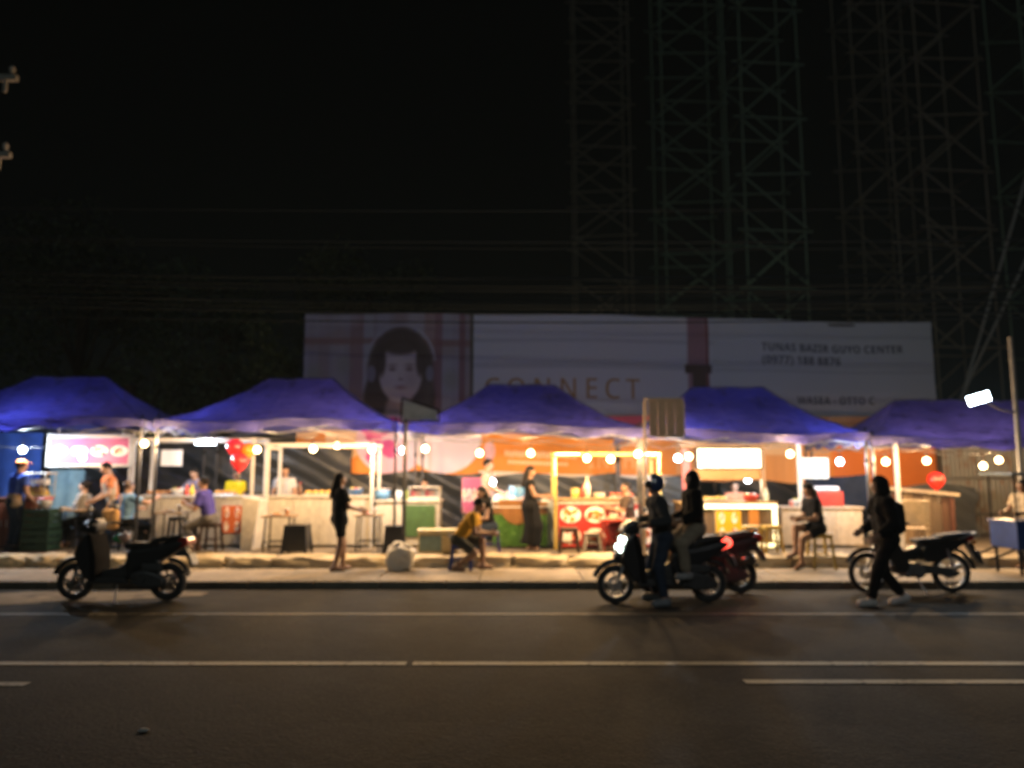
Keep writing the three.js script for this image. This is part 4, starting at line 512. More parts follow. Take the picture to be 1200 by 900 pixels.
{ const L = thing('led_batten', 'short glowing white lamp batten on the white stall frame beside the balloons', 'lamp', [-6.119, 2.327, -14.86]); part('housing', box(0.46, 0.035, 0.05, 0, 0.035, 0), whitePaint, L); part('light_tube', rod([-0.2, 0, 0], [0.2, 0, 0], 0.02, 0.02, 10), glow([0.75, 0.88, 1], 16), L); lamp(L, COOL, 10, 0, 0, 0, 4); }
{ const F = thing('floodlight', 'bright tilted bluish floodlight on a tall pole above the dim canopy', 'floodlight', [8.99, 0.1, -13.2]), y = 3.047 - 0.1, dx = 8.264 - 8.99;
  part('pole', rod([0, 0, 0], [0, 4.177 - 0.1, 0], 0.05, 0.04, 12), painted([0.3, 0.29, 0.27]), F); part('arm', tube([[0, y - 0.25, 0], [dx * 0.5, y - 0.16, 0.05], [dx + 0.1, y - 0.02, 0.1]], 0.018, 10, 6), steel, F);
  const H = new THREE.Group(); H.name = 'lamp_head'; H.position.set(dx, y, 0.12); H.rotation.set(0.35, -0.35, 0.42); F.add(H); part('lamp_housing', box(0.4, 0.22, 0.07, 0, 0, -0.045, 0.02), blackMatt, H); part('light_panel', box(0.35, 0.17, 0.015, 0, 0, 0, 0.005), glow([0.7, 0.87, 1], 30), H);
  const s = new THREE.SpotLight(new THREE.Color(0.7, 0.86, 1), 12, 0, 1.45, 0.5); s.position.set(0, 0, 0.03); s.target.position.set(0, -0.2, 3); s.castShadow = true; s.shadow.radius = 6; H.add(s, s.target); }
{ const S = thing('street_lamp', 'tall street lamp with a long arm on the near side of the road', 'street lamp', [3.4, 0, 5.2]); // stands behind the viewer; its light falls on the road, canopies and billboard
  part('pole', rod([0, 0, 0], [0, 8.4, 0], 0.09, 0.06, 12), painted([0.3, 0.3, 0.3]), S); part('arm', tube([[0, 8.2, 0], [0, 8.6, -0.4], [0, 8.7, -1.8]], 0.035, 12, 8), painted([0.3, 0.3, 0.3]), S);
  const h = part('lamp_head', box(0.3, 0.1, 0.6, 0, 8.68, -2), painted([0.3, 0.3, 0.3]), S); part('light_panel', box(0.22, 0.02, 0.45, 0, 8.61, -2), glow([1, 0.93, 0.8], 20), h);
  const s = new THREE.SpotLight(new THREE.Color(0.97, 0.99, 1), 75, 0, 0.8, 0.9); s.position.set(0, 8.57, -2); s.target.position.set(0, 4.5, -14); s.castShadow = true; s.shadow.radius = 8; S.add(s, s.target); }

// ---------- stalls ----------
const whiteP = painted([0.55, 0.53, 0.49]), beige = painted([0.58, 0.53, 0.44]), ply = wood([0.45, 0.33, 0.2]), darkWood = wood([0.12, 0.07, 0.04]);
const frames = [whiteP, beige, painted([0.66, 0.62, 0.55])];
function stall(label, x0, x1, z, yc, top, m, o = {}) {
  const w = x1 - x0, S = thing('market_stall', label, 'stall', [(x0 + x1) / 2, G, -z], o.turn ?? 0, 'market stalls'), d = o.d ?? 0.7, hc = yc - G, fm = o.frame ?? whiteP, n = Math.max(2, Math.round(w / 0.55)), bw = w / n;
  part('counter_top', box(w + 0.06, 0.04, d + 0.06, 0, hc - 0.02, -d / 2, 0.01), o.topMat ?? m, S);
  if (!o.noFront) for (let i = 0; i < n; i++) part('front_board', box(bw - 0.008, hc - 0.1, 0.025, -w / 2 + bw * (i + 0.5), (hc - 0.04) / 2 + 0.02, -0.02 + 0.004 * (i % 2), 0.004), m, S);
  for (const e of [-1, 1]) part('side_board', box(0.025, hc - 0.1, d - 0.06, e * (w / 2 - 0.02), (hc - 0.04) / 2 + 0.02, -d / 2, 0.004), m, S);
  part('shelf', box(w - 0.1, 0.02, d - 0.1, 0, hc * 0.45, -d / 2, 0.004), m, S);
  if (top) { const ht = top - G; for (const e of [-1, 1]) { part('post', box(0.06, ht, 0.06, e * (w / 2 - 0.005), ht / 2, 0.045, 0.006), fm, S); part('post', box(0.06, ht, 0.06, e * (w / 2 - 0.005), ht / 2, -d - 0.05, 0.006), fm, S); part('side_beam', box(0.05, 0.05, d + 0.02, e * (w / 2 - 0.005), ht - 0.03, -d / 2, 0.006), fm, S); } part('front_beam', box(w + 0.1, 0.06, 0.05, 0, ht + 0.032, 0.045, 0.006), fm, S); part('rear_beam', box(w + 0.1, 0.06, 0.05, 0, ht + 0.032, -d - 0.05, 0.006), fm, S); }
  return S;
}
const flat = (name, P, t, w, h, x, y, z, rough = 0.6) => { const o = part(name, [box(w, h, 0.012, 0, 0, 0, 0.003)], painted([0.6, 0.58, 0.55]), P); o.position.set(x, y, z); const f = part('print', new THREE.PlaneGeometry(w - 0.01, h - 0.01), M([0.85, 0.85, 0.85], rough, 0, { map: t }), o); f.position.z = 0.0085; return o; };
const dishes = (base, seedN, cols, rows, cs) => print(512, 256, (c, w, h) => { let q = seedN; const r = () => ((q = (q * 1103515245 + 12345) & 0x7fffffff) / 0x7fffffff); c.fillStyle = base; c.fillRect(0, 0, w, h); for (let i = 0; i < cols; i++) for (let j = 0; j < rows; j++) { const x = (i + 0.5) * w / cols, y = (j + 0.5) * h / rows, R = Math.min(w / cols, h / rows) * 0.42; c.fillStyle = '#efe6dc'; c.beginPath(); c.ellipse(x, y, R, R * 0.9, 0, 0, 7); c.fill(); for (let k = 0; k < 9; k++) { c.fillStyle = cs[Math.floor(r() * cs.length)]; c.beginPath(); c.ellipse(x + (r() - 0.5) * R * 1.2, y + (r() - 0.5) * R * 1.1, R * (0.15 + 0.25 * r()), R * (0.12 + 0.2 * r()), r() * 3, 0, 7); c.fill(); } } });
const pinkFood = dishes('#b9557f', 5, 4, 1, ['#c0392b', '#e58aa8', '#7a3b2e', '#f0c9a0', '#a52a4a']), redFood = dishes('#a8261f', 9, 4, 2, ['#c9541f', '#7c2414', '#dd8a3a', '#8f1c1c']), yellowFood = dishes('#e0ad10', 3, 2, 2, ['#d9601a', '#b5341a', '#f0cf60']), orangeFood = dishes('#c9622a', 8, 2, 2, ['#e6a050', '#a33a1a', '#f0d0a0']);

// the table with the food tray (first canopy)
function table(label, x0, x1, z, y, topM, d = 0.55, legM = blackMatt, base = G) {
  const w = x1 - x0, t = thing('small_table', label, 'table', [(x0 + x1) / 2, base, -z], 0, 'small tables in front of the stalls'), h = y - base;
  part('tabletop', box(w, 0.03, d, 0, h - 0.015, 0, 0.008), topM, t); for (const i of [-1, 1]) for (const j of [-1, 1]) part('leg', rod([i * (w / 2 - 0.05), 0, j * (d / 2 - 0.05)], [i * (w / 2 - 0.07), h - 0.03, j * (d / 2 - 0.07)], 0.015), legM, t);
  for (const e of [-1, 1]) part('stretcher', rod([-w / 2 + 0.05, 0.2, e * (d / 2 - 0.055)], [w / 2 - 0.05, 0.2, e * (d / 2 - 0.055)], 0.01), legM, t); return t;
}
table('pale topped table beside the green crates', -9.19, -8.318, 14.7, 1.038, wood([0.6, 0.46, 0.3]), 0.6);
function crate(label, x, y, z, w, h, d, m, turn = 0) { const c = thing('crate', label, 'crate', [x, y, z], turn); part('floor', box(w - 0.02, 0.015, d - 0.02, 0, 0.012, 0), m, c); for (const e of [-1, 1]) { for (let k = 0; k < 3; k++) { part('slat', box(w, h / 3 - 0.025, 0.015, 0, h / 6 + k * h / 3, e * (d / 2 - 0.008), 0.004), m, c); part('slat', box(0.015, h / 3 - 0.025, d - 0.035, e * (w / 2 - 0.008), h / 6 + k * h / 3, 0, 0.004), m, c); } for (const f of [-1, 1]) part('corner_post', box(0.035, h, 0.035, e * (w / 2 - 0.02), h / 2, f * (d / 2 - 0.02), 0.006), m, c); } return c; }
const greenP = painted([0.01, 0.045, 0.022]);
crate('green slatted crate under the red lidded tub, topmost of the pair', -8.916, G + 0.42, -14.3, 0.5, 0.38, 0.4, greenP); crate('green slatted crate on the ground, lower of the pair', -8.916, G + 0.012, -14.3, 0.52, 0.4, 0.42, greenP);
{ const c = thing('wooden_cabinet', 'reddish brown cabinet beside the person with the blue shirt', 'cabinet', [-9.894, G, -14.95]); part('body', box(1.1, 0.95, 0.5, 0, 0.475, 0), wood([0.2, 0.06, 0.035]), c); for (const e of [-1, 1]) { const d = part('door', box(0.5, 0.8, 0.02, e * 0.265, 0.48, 0.262), wood([0.24, 0.075, 0.04]), c); part('handle', rod([e * 0.06, 0.42, 0.285], [e * 0.06, 0.56, 0.285], 0.008), steel, d); } part('top', box(1.16, 0.03, 0.56, 0, 0.97, 0), wood([0.3, 0.12, 0.06]), c); }
{ const d = thing('food_case', 'small clear food case with a yellow tray inside, on the reddish cabinet', 'food case', [-9.419, G + 0.985, -14.9]); part('base', box(0.5, 0.04, 0.36, 0, 0.02, 0), whiteP, d); for (const i of [-1, 1]) for (const j of [-1, 1]) part('corner_post', box(0.02, 0.42, 0.02, i * 0.23, 0.25, j * 0.16), whiteP, d); part('roof', box(0.52, 0.03, 0.38, 0, 0.475, 0), whiteP, d); part('glass', box(0.44, 0.4, 0.004, 0, 0.25, 0.16, 0.001), M([0.95, 0.97, 1], 0.05, 0, { transmission: 1 }), d); const tr = part('tray', box(0.36, 0.05, 0.24, 0, 0.07, 0), painted([0.7, 0.5, 0.08]), d); for (let i = 0; i < 7; i++) part('bun', ball(0.055, -0.13 + (i % 4) * 0.09, 0.13 + (i > 3 ? 0.06 : 0), i > 3 ? 0.02 : -0.02, 1, 0.75, 1), painted([0.65, 0.42, 0.12], 0.5), tr); for (let i = 0; i < 4; i++) part('carton', box(0.09, 0.1, 0.09, -0.16 + i * 0.105, 0.31, 0, 0.01), painted([0.75, 0.74, 0.72]), d); part('upper_shelf', box(0.45, 0.012, 0.3, 0, 0.25, 0), whiteP, d); }
{ const t = thing('lidded_tub', 'white tub with a red lid on the green crates', 'tub', [-8.883, G + 0.81, -14.3]); part('tub', lathe([[0, 0], [0.1, 0], [0.13, 0.15], [0, 0.15]], 18), whiteP, t); part('lid', lathe([[0, 0.15], [0.137, 0.15], [0.137, 0.175], [0.1, 0.19], [0, 0.19]], 18), painted([0.5, 0.05, 0.05], 0.4), t); }
{ const p = thing('menu_board', 'pink printed board with dishes in a white frame, hanging behind the first bulb', 'menu board', [-8.562, 1.906, -15.1]); const w = -7.735 - -9.371, h = 2.474 - 1.906; flat('panel', p, pinkFood, w, h, 0, h / 2, 0); for (const [a, b, c, d] of [[w + 0.08, 0.06, 0, -0.01], [w + 0.08, 0.06, 0, h + 0.01], [0.06, h, -w / 2 - 0.01, h / 2], [0.06, h, w / 2 + 0.01, h / 2]]) part('frame_bar', box(a, b, 0.03, c, d, 0.01), whiteP, p); part('hanger', [-1, 1].map((e) => rod([e * w * 0.4, h, -0.01], [e * w * 0.4, h + 0.35, -0.01], 0.006)), steel, p); }
solo('cloth_partition', drape(-9.355 - -10.141, 1.25, 20, 14, (x, y) => [0, 0, 0.03 * Math.sin(x * 18) * (0.6 - y * 0.4)]), cloth([0.28, 0.42, 0.46], { side: THREE.DoubleSide }), 'pale blue cloth partition hanging behind the table with the food tray', 'partition', undefined, [-9.748, 1.812 - 0.62, -16.4]);
solo('cloth_partition', drape(1.6, 2.0, 24, 20, (x, y) => [0, 0, 0.05 * Math.sin(x * 12 + 1) * (0.6 - y * 0.3)]), cloth([0.04, 0.1, 0.4], { side: THREE.DoubleSide }), 'deep blue cloth partition beside the bright bulb of the first stall', 'partition', undefined, [-10.897 - 0.2, G + 1.35, -16.3]);
{ const r = thing('corner_post', 'white square post carrying the pink menu board', 'post', [-7.751, G, -15.2]); part('post', box(0.07, 2.549 - G, 0.07, 0, (2.549 - G) / 2, 0), whiteP, r); part('foot', box(0.3, 0.03, 0.3, 0, 0.016, 0), whiteP, r); part('crossbar', box(1.75, 0.05, 0.05, -0.85, 2.532 - G, 0.01), whiteP, r); }
// white stall with the balloons
{ const S = stall('long white stall with balloons and a food print on its front', -7.598, -5.185, 15, 1.294, 2.383, whiteP); flat('food_print', S, orangeFood, 0.42, 0.55, 0.82, 0.55, 0.012);
  const g = slab([[0, 0], [0.22, 0], [0.34, 0.95], [0.0, 1.0]], 0.55, 0.01); solo('slanted_bin', g, painted([0.6, 0.56, 0.5]), 'pale slanted bin leaning at the end of the balloon stall', 'bin', undefined, [-5.165, G + 0.005, -14.65]); }
for (const [u, y, z, c, lab, s] of [[-5.484, 2.252, -14.72, [0.75, 0.02, 0.03], 'round red balloon at the upper left of the bunch', 0.165], [-5.33, 1.965, -14.6, [0.78, 0.025, 0.03], 'round red balloon hanging lowest in the bunch', 0.17], [-5.251, 2.188, -14.82, [0.85, 0.25, 0.02], 'orange balloon beside two red ones', 0.145], [8.661, 1.595, -15.3, [0.8, 0.03, 0.02], 'round red balloon above the wooden hutch', 0.17]]) { const b = thing('balloon', lab.replace('at the upper left of the bunch', 'above another red balloon beside an orange one'), 'balloon', [u, y, z], 0, 'balloons at the stalls'); part('skin', lathe([[0, -s * 1.22], [s * 0.1, -s * 1.15], [s * 0.55, -s * 0.85], [s * 0.93, -s * 0.2], [s, s * 0.15], [s * 0.85, s * 0.62], [s * 0.45, s * 0.95], [0, s * 1.04]], 20), M(c, 0.25, 0, { clearcoat: 0.5, transmission: 0.25 }), b); part('knot', ball(0.018, 0, -s * 1.25, 0, 1, 0.8, 1), M(c, 0.4), b); part('string', tube([[0, -s * 1.25, 0], [0.03, -s * 1.25 - 0.12, 0.01], [0.0, -s * 1.25 - 0.25, 0]], 0.003, 8, 4), whiteP, b); }
{ const p = thing('hanging_sheet', 'white sheet of card hanging inside the balloon stall', 'card', [-7.256, 1.898, -15.9]); const w = 0.48, h = 2.188 - 1.898 + 0.05; part('card', drape(w, h, 10, 6, (x, y) => [0, 0, 0.02 * Math.sin(x * 7)]).translate(0, h / 2, 0), M([0.75, 0.74, 0.72], 0.8, 0, { side: THREE.DoubleSide }), p); part('cord', [-1, 1].map((e) => rod([e * 0.18, h, 0], [e * 0.15, h + 0.4, 0], 0.004)), socketMat, p); }
table('narrow black legged table before the white balloon stall', -6.754, -6.167, 14.3, 1.008, wood([0.5, 0.4, 0.28]), 0.5);
// beige stalls
stall('beige stall with a white frame beneath the pink end of the banner', -4.894, -2.789, 15, 1.294, 2.28, beige);
table('dark small table before the beige stall, beside the black crate stool', -4.633, -4.054, 14.1, 0.955, wood([0.4, 0.3, 0.2]), 0.45);
table('dark high table beside the person in the long black shirt', -2.948, -2.43, 14.2, 0.965, wood([0.42, 0.34, 0.26]), 0.45);
{ const S = stall('pale stall with a green board and a glass case', -2.721, -1.455, 15, 1.209, null, painted([0.6, 0.55, 0.45])); part('green_board', box(0.6, 0.62, 0.02, 0.26, 0.52, 0.02, 0.006), painted([0.06, 0.13, 0.035]), S); }
{ const d = thing('glass_case', 'low glass case with pink goods on the pale stall', 'display case', [-1.769, 1.209 + 0.003, -15.3]); const w = 0.62; part('base', box(w, 0.05, 0.42, 0, 0.025, 0), beige, d); part('rear_panel', box(w, 0.12, 0.015, 0, 0.11, -0.2), beige, d); part('glass_front', box(w - 0.02, 0.18, 0.005, 0, 0.14, 0.2, 0.001), M([0.95, 0.97, 1], 0.05, 0, { transmission: 1 }), d); part('roof', box(w + 0.02, 0.02, 0.44, 0, 0.25, 0), beige, d); for (const i of [-1, 1]) for (const j of [-1, 1]) part('corner_post', box(0.02, 0.2, 0.02, i * (w / 2 - 0.01), 0.145, j * 0.19), beige, d); for (let i = 0; i < 6; i++) part('packet', box(0.08, 0.13, 0.06, -0.24 + i * 0.095, 0.12, 0.02, 0.01), painted([[0.6, 0.15, 0.2], [0.65, 0.4, 0.38], [0.5, 0.5, 0.5]][i % 3]), d); }
function bottle(lab, x, y, z, h, c, capc, group = 'bottles on the stall counters') { const r = h * 0.16, b = thing('bottle', lab, 'bottle', [x, y + 0.002, z], 0, group); part('body', lathe([[0, 0], [r, 0], [r * 1.05, h * 0.1], [r, h * 0.58], [r * 0.38, h * 0.8], [r * 0.36, h * 0.92], [0, h * 0.92]], 14), painted(c, 0.3), b); part('stopper', lathe([[0, h * 0.9], [r * 0.42, h * 0.9], [r * 0.42, h], [0, h]], 10), painted(capc, 0.4), b); return b; }
function tub(lab, x, y, z, r, h, c, capc) { const b = thing('tub', lab, 'tub', [x, y + 0.002, z], 0, 'tubs on the stall counters'); part('body', lathe([[0, 0], [r * 0.85, 0], [r, h], [0, h]], 16), painted(c, 0.4), b); part('lid', lathe([[0, h], [r * 1.06, h], [r * 1.06, h + 0.02], [0, h + 0.025]], 16), painted(capc, 0.4), b); return b; }
function goodsBag(lab, x, y, z, s, c) { return solo('plastic_bag', [lump(s, s * 0.75, s * 0.7, 0.4, 1.8, x, 3), rod([0, s * 0.55, 0], [0.02, s * 0.95, 0], s * 0.2, s * 0.35, 8)], M(c, 0.35, 0, { transmission: 0.3 }), lab, 'plastic bag', 'plastic bags on the stall counters', [x, y + s * 0.6, z]); }
const yB = 1.209, yD = 1.1, yE = 1.255, yF = 1.19;
tub('blue tub with a pale lid on the pale stall, beside the high table', -2.618, yB, -15.15, 0.16, 0.2, [0.1, 0.25, 0.45], [0.6, 0.5, 0.42]); tub('small white tub on the pale stall, beside the green tent leg', -2.289, yB, -15.2, 0.1, 0.16, [0.7, 0.72, 0.75], [0.5, 0.6, 0.7]); bottle('small lime green bottle on the pale stall', -2.136, yB, -15.05, 0.26, [0.35, 0.5, 0.05], [0.7, 0.7, 0.6]);
// stall with green turf
{ const S = stall('stall with a brown round cloth above a green turf front', -0.371, 0.692, 14.8, yD, null, painted([0.1, 0.3, 0.06]), { topMat: painted([0.7, 0.68, 0.62]) }); const w = 0.692 - -0.371;
  part('round_cloth', slab([...Array(21)].map((_, i) => { const a = PI + PI * i / 20; return [Math.cos(a) * 0.36, 0.92 + Math.sin(a) * 0.46]; }).concat([[0.36, 0.94], [-0.36, 0.94]]), 0.02, 0.005).translate(-0.06, 0, 0.018), cloth([0.36, 0.17, 0.06]), S); part('upper_board', box(w + 0.02, 0.24, 0.02, 0, 0.78, 0.004), wood([0.4, 0.22, 0.09]), S);
  const n = 5200, pos = [], bl = M([0.17, 0.34, 0.06], 0.7, 0, { side: THREE.DoubleSide }); for (let i = 0; i < n; i++) { const x = rr(-w / 2, w / 2), y = rr(0.04, 0.66), a = rr(0, 6.3), l = rr(0.02, 0.04), dx = Math.cos(a) * l * 0.7, dy = Math.sin(a) * l * 0.7, dz = l * 0.8; pos.push(x - 0.004, y, 0.004, x + 0.004, y, 0.004, x + dx, y + dy, 0.004 + dz); } const g = new THREE.BufferGeometry(); g.setAttribute('position', new THREE.BufferAttribute(new Float32Array(pos), 3)); g.computeVertexNormals(); const turf = part('turf', g, bl, S); turf.userData.kind = 'stuff'; }
goodsBag('knotted white plastic bag on the turf fronted stall, beside a bottle', -0.241, yD, -15.05, 0.15, [0.8, 0.79, 0.76]); goodsBag('small pale plastic bag behind the bottle on the turf fronted stall', 0.017, yD, -15.25, 0.12, [0.75, 0.76, 0.78]); bottle('white squeeze bottle on the turf fronted stall', -0.086, yD, -14.98, 0.3, [0.78, 0.77, 0.74], [0.75, 0.72, 0.7]); tub('sky blue tub on the turf fronted stall', 0.105, yD, -15.42, 0.16, 0.36, [0.12, 0.35, 0.6], [0.6, 0.7, 0.75]); goodsBag('pinkish plastic bag on the turf fronted stall, next to the person in black', 0.24, yD, -15.0, 0.12, [0.75, 0.55, 0.5]);
{ const p = thing('standing_poster', 'pink standing poster on thin legs behind the seated people', 'poster', [-0.853, G, -15.9]); const w = 0.42, h = 0.75; flat('panel', p, pinkFood, w, h, 0, 1.0, 0); part('leg', [-1, 1].map((e) => rod([e * 0.17, 0, 0.02], [e * 0.17, 1.35, -0.02], 0.012)), steel, p); }
{ const b = thing('upright_board', 'narrow pale board standing between the turf stall and the yellow lit frame', 'board', [0.741, G, -15.1]); part('board', box(0.3, 0.98, 0.03, 0, 0.5, 0, 0.006, -0.06), painted([0.5, 0.56, 0.56]), b); part('strut', rod([0, 0.02, -0.28], [0, 0.8, -0.06], 0.012), ply, b); }
// stall with the yellow lit frame and the red print
{ const x0 = 0.833, x1 = 2.865, S = stall('stall with a yellow glowing frame and a red food print on its front', x0, x1, 14.6, yE, 2.081, painted([0.55, 0.5, 0.4]), { topMat: wood([0.66, 0.5, 0.3]), frame: painted([0.55, 0.4, 0.1]) }), w = x1 - x0, ht = 2.081 - G; flat('red_print', S, redFood, w - 0.12, yE - G - 0.15, 0, (yE - G) / 2 - 0.03, 0.012);
  const yg = glow([1, 0.6, 0.06], 1.8); part('light_strip', box(w * 0.24, 0.03, 0.02, -w * 0.38, ht + 0.03, 0.082, 0.004), yg, S); part('light_strip', box(w * 0.2, 0.03, 0.02, w * 0.39, ht + 0.03, 0.082, 0.004), yg, S); part('light_strip', box(0.02, ht * 0.2, 0.02, -w / 2 + 0.005, ht * 0.88, 0.086, 0.004), yg, S); for (const x of [-w * 0.4, w * 0.4]) lamp(S, new THREE.Color(1, 0.65, 0.15), 0.8, x, ht + 0.02, 0.16, 4); }
bottle('tall cream sauce bottle on the red printed stall', 1.486, yE, -14.85, 0.42, [0.75, 0.6, 0.42], [0.7, 0.5, 0.3]); bottle('red sauce bottle on the red printed stall', 1.401, yE, -14.72, 0.25, [0.6, 0.06, 0.03], [0.7, 0.1, 0.05]); tub('yellow tub on the red printed stall beside the sauce bottles', 1.249, yE, -14.8, 0.09, 0.17, [0.7, 0.5, 0.12], [0.75, 0.6, 0.2]); tub('low cream tub on the red printed stall, beside the tall bottle', 1.722, yE, -14.8, 0.12, 0.08, [0.7, 0.6, 0.4], [0.72, 0.64, 0.5]); bottle('orange sauce bottle standing at the post end of the red printed stall', 2.734, yE, -14.7, 0.32, [0.7, 0.3, 0.12], [0.7, 0.4, 0.2]);
table('table with a red cloth before the red printed stall', 1.641, 2.381, 14.1, 0.876, cloth([0.45, 0.06, 0.04]), 0.5, painted([0.4, 0.06, 0.04]));
// glowing stall
{ const x0 = 3.281, x1 = 5.13, w = x1 - x0, S = stall('stall edged with glowing pale yellow light strips and yellow prints', x0, x1, 14.6, yF, null, painted([0.16, 0.1, 0.05]), { topMat: wood([0.5, 0.35, 0.12]) }), hc = yF - G, lg = glow([1, 0.92, 0.36], 1.5);
  part('light_strip', box(w - 0.3, 0.09, 0.03, 0.12, hc - 0.09, 0.04, 0.01), lg, S); for (const [x, y0, y1] of [[-w / 2 + 0.12, hc * 0.12, hc - 0.02], [w / 2 - 0.05, hc * 0.38, hc - 0.045], [w / 2 - 0.05, 0.06, hc * 0.34]]) part('light_strip', box(0.1, y1 - y0, 0.03, x, (y0 + y1) / 2, 0.045, 0.012), lg, S); part('light_strip', box(0.5, 0.08, 0.03, w / 2 - 0.34, 0.08, 0.04, 0.01), lg, S);
  flat('yellow_print', S, yellowFood, 0.5, 0.58, -0.02, hc * 0.5, 0.014); part('orange_board', box(0.2, 0.66, 0.02, 0.48, hc * 0.5, 0.012), painted([0.6, 0.24, 0.04]), S);
  for (const [x, y, ww, hh] of [[0.1, hc - 0.09, w - 0.4, 0.09], [-w / 2 + 0.12, hc * 0.55, 0.1, hc * 0.8], [w / 2 - 0.05, hc * 0.5, 0.1, hc * 0.85]]) { const l = new THREE.RectAreaLight(new THREE.Color(1, 0.92, 0.4), 1.7, ww, hh); l.position.set(x, y, 0.075); l.rotation.y = PI; S.add(l); } }
{ const x0 = 3.723, x1 = 4.981, w = x1 - x0, y = 1.852 - G, h = 2.225 - 1.852, S = thing('lightbox_sign', 'long bright yellowish lightbox sign above the glowing stall', 'sign', [(x0 + x1) / 2, G, -15]); part('sign_case', box(w + 0.05, h + 0.05, 0.14, 0, y + h / 2, -0.02), blackMatt, S); part('sign_light_face', box(w, h, 0.015, 0, y + h / 2, 0.06), glow([1, 0.94, 0.4], 1.7), S);
  part('post', box(0.16, y + h, 0.07, -w / 2 - 0.22, (y + h) / 2, -0.03), painted([0.55, 0.12, 0.1]), S); part('post', box(0.09, y + h, 0.07, w / 2 + 0.06, (y + h) / 2, -0.03), ply, S); part('crossbar', box(w + 0.5, 0.05, 0.05, -0.06, y + h + 0.06, -0.03), ply, S); part('lower_board', box(w + 0.1, 0.2, 0.02, 0, y - 0.14, -0.04), painted([0.5, 0.25, 0.08]), S);
  const l = new THREE.RectAreaLight(new THREE.Color(1, 0.94, 0.45), 2, w, h); l.position.set(0, y + h / 2, 0.08); l.rotation.y = PI; S.add(l); }
// pale stall with cooler; white notice; wooden hutch
stall('cream stall with a single white post, beside the person on the yellow stool', 5.355, 6.959, 14.95, 1.077, null, painted([0.62, 0.5, 0.36]));
{ const c = thing('cooler_box', 'red cooler box with a white lid on the cream stall', 'cooler', [6.323, 1.077 + 0.002 - 0.0, -15.2]); part('body', box(0.62, 0.3, 0.4, 0, 0.15, 0, 0.03), painted([0.6, 0.06, 0.045], 0.35), c); part('lid', box(0.6, 0.1, 0.42, -0.06, 0.352, 0, 0.04), painted([0.72, 0.7, 0.74], 0.35), c); part('handle', tube([[-0.34, 0.2, 0.1], [-0.37, 0.12, 0.1], [-0.37, 0.12, -0.1], [-0.34, 0.2, -0.1]], 0.012, 10, 6), whiteP, c); }
{ const p = thing('notice_board', 'white notice board on a white post, beside a bluish bulb', 'notice', [5.805, G, -15.1]); part('post', box(0.07, 2.336 - G, 0.07, 0, (2.336 - G) / 2, 0), painted([0.66, 0.6, 0.52]), p); part('panel', box(0.62, 0.42, 0.02, 0.26, 1.82 - G + 0.02, 0.05), whiteP, p); part('foot', box(0.3, 0.03, 0.3, 0, 0.016, 0), painted([0.6, 0.55, 0.5]), p); }
{ const h = thing('wooden_hutch', 'wooden hutch with a pale sloping roof below the red balloon', 'hutch', [8.616, G, -15.8]); const w = 9.229 - 8.021, y = 1.432 - G; for (let i = 0; i < 6; i++) part('board', box(w / 6 - 0.01, y - 0.02 - 0.03 * i, 0.03, -w / 2 + w / 6 * (i + 0.5), (y - 0.02 - 0.03 * i) / 2, 0.004 * (i % 2), 0.004), wood([[0.16, 0.12, 0.08], [0.4, 0.3, 0.18], [0.2, 0.15, 0.1], [0.24, 0.19, 0.13], [0.18, 0.14, 0.1], [0.15, 0.08, 0.05]][i]), h); part('roof', box(w + 0.25, 0.06, 0.9, 0, y - 0.05, -0.3, 0.008, 0.06, 0, -0.09), painted([0.55, 0.45, 0.32]), h); for (const e of [-1, 1]) part('corner_post', box(0.07, y - 0.1 - (e > 0 ? 0.1 : 0), 0.07, e * (w / 2), (y - 0.1 - (e > 0 ? 0.1 : 0)) / 2, 0.045), wood([0.16, 0.06, 0.035]), h); part('rear_wall', box(w, y - 0.2, 0.03, 0, (y - 0.2) / 2, -0.6), darkWood, h); }
{ const r = thing('corner_post', 'pale square post before the wooden hutch', 'post', [7.666, G, -14.9]); part('post', box(0.07, 2.327 - G, 0.07, 0, (2.327 - G) / 2, 0), whiteP, r); part('foot', box(0.3, 0.03, 0.3, 0, 0.016, 0), whiteP, r); }
// dark printed shade cloth behind the cooler
solo('dark_cloth', drape(1.4, 0.75, 20, 12, (x, y) => [0, -0.04 * Math.cos(x * 3), 0.03 * Math.sin(x * 9 + y * 3)]), cloth([0.02, 0.03, 0.06], { side: THREE.DoubleSide }), 'dark blue cloth hanging behind the red cooler box', 'cloth', undefined, [7.023, 1.334, -16.2]);
// ---------- stools, chairs, boxes ----------
function plasticStool(lab, x, z, h, w, m, base = G, turn = 0, group = 'stools in front of the stalls', closed = false) {
  const s = thing('stool', lab, 'stool', [x, base, -z], turn, group); part('seat', box(w, 0.035, w, 0, h - 0.018, 0, 0.016), m, s);
  for (const i of [-1, 1]) for (const j of [-1, 1]) part('leg', bar([i * (w / 2 + 0.01), 0.001, j * (w / 2 + 0.01)], [i * (w / 2 - 0.035), h - 0.03, j * (w / 2 - 0.035)], 0.045, 0.03), m, s);
  if (closed) for (const e of [-1, 1]) { part('side_panel', box(w - 0.02, h - 0.1, 0.012, 0, h / 2, e * (w / 2 - 0.012), 0.004), m, s); part('side_panel', box(0.012, h - 0.1, w - 0.05, e * (w / 2 - 0.012), h / 2, 0, 0.004), m, s); }
  for (const e of [-1, 1]) { part('side_rail', box(w - 0.05, 0.04, 0.015, 0, h - 0.055, e * (w / 2 - 0.03), 0.004), m, s); part('side_rail', box(0.015, 0.04, w - 0.05, e * (w / 2 - 0.03), h - 0.055, 0, 0.004), m, s); part('stretcher', box(w - 0.03, 0.02, 0.015, 0, h * 0.42, e * (w / 2 - 0.01), 0.004), m, s); } return s;
}
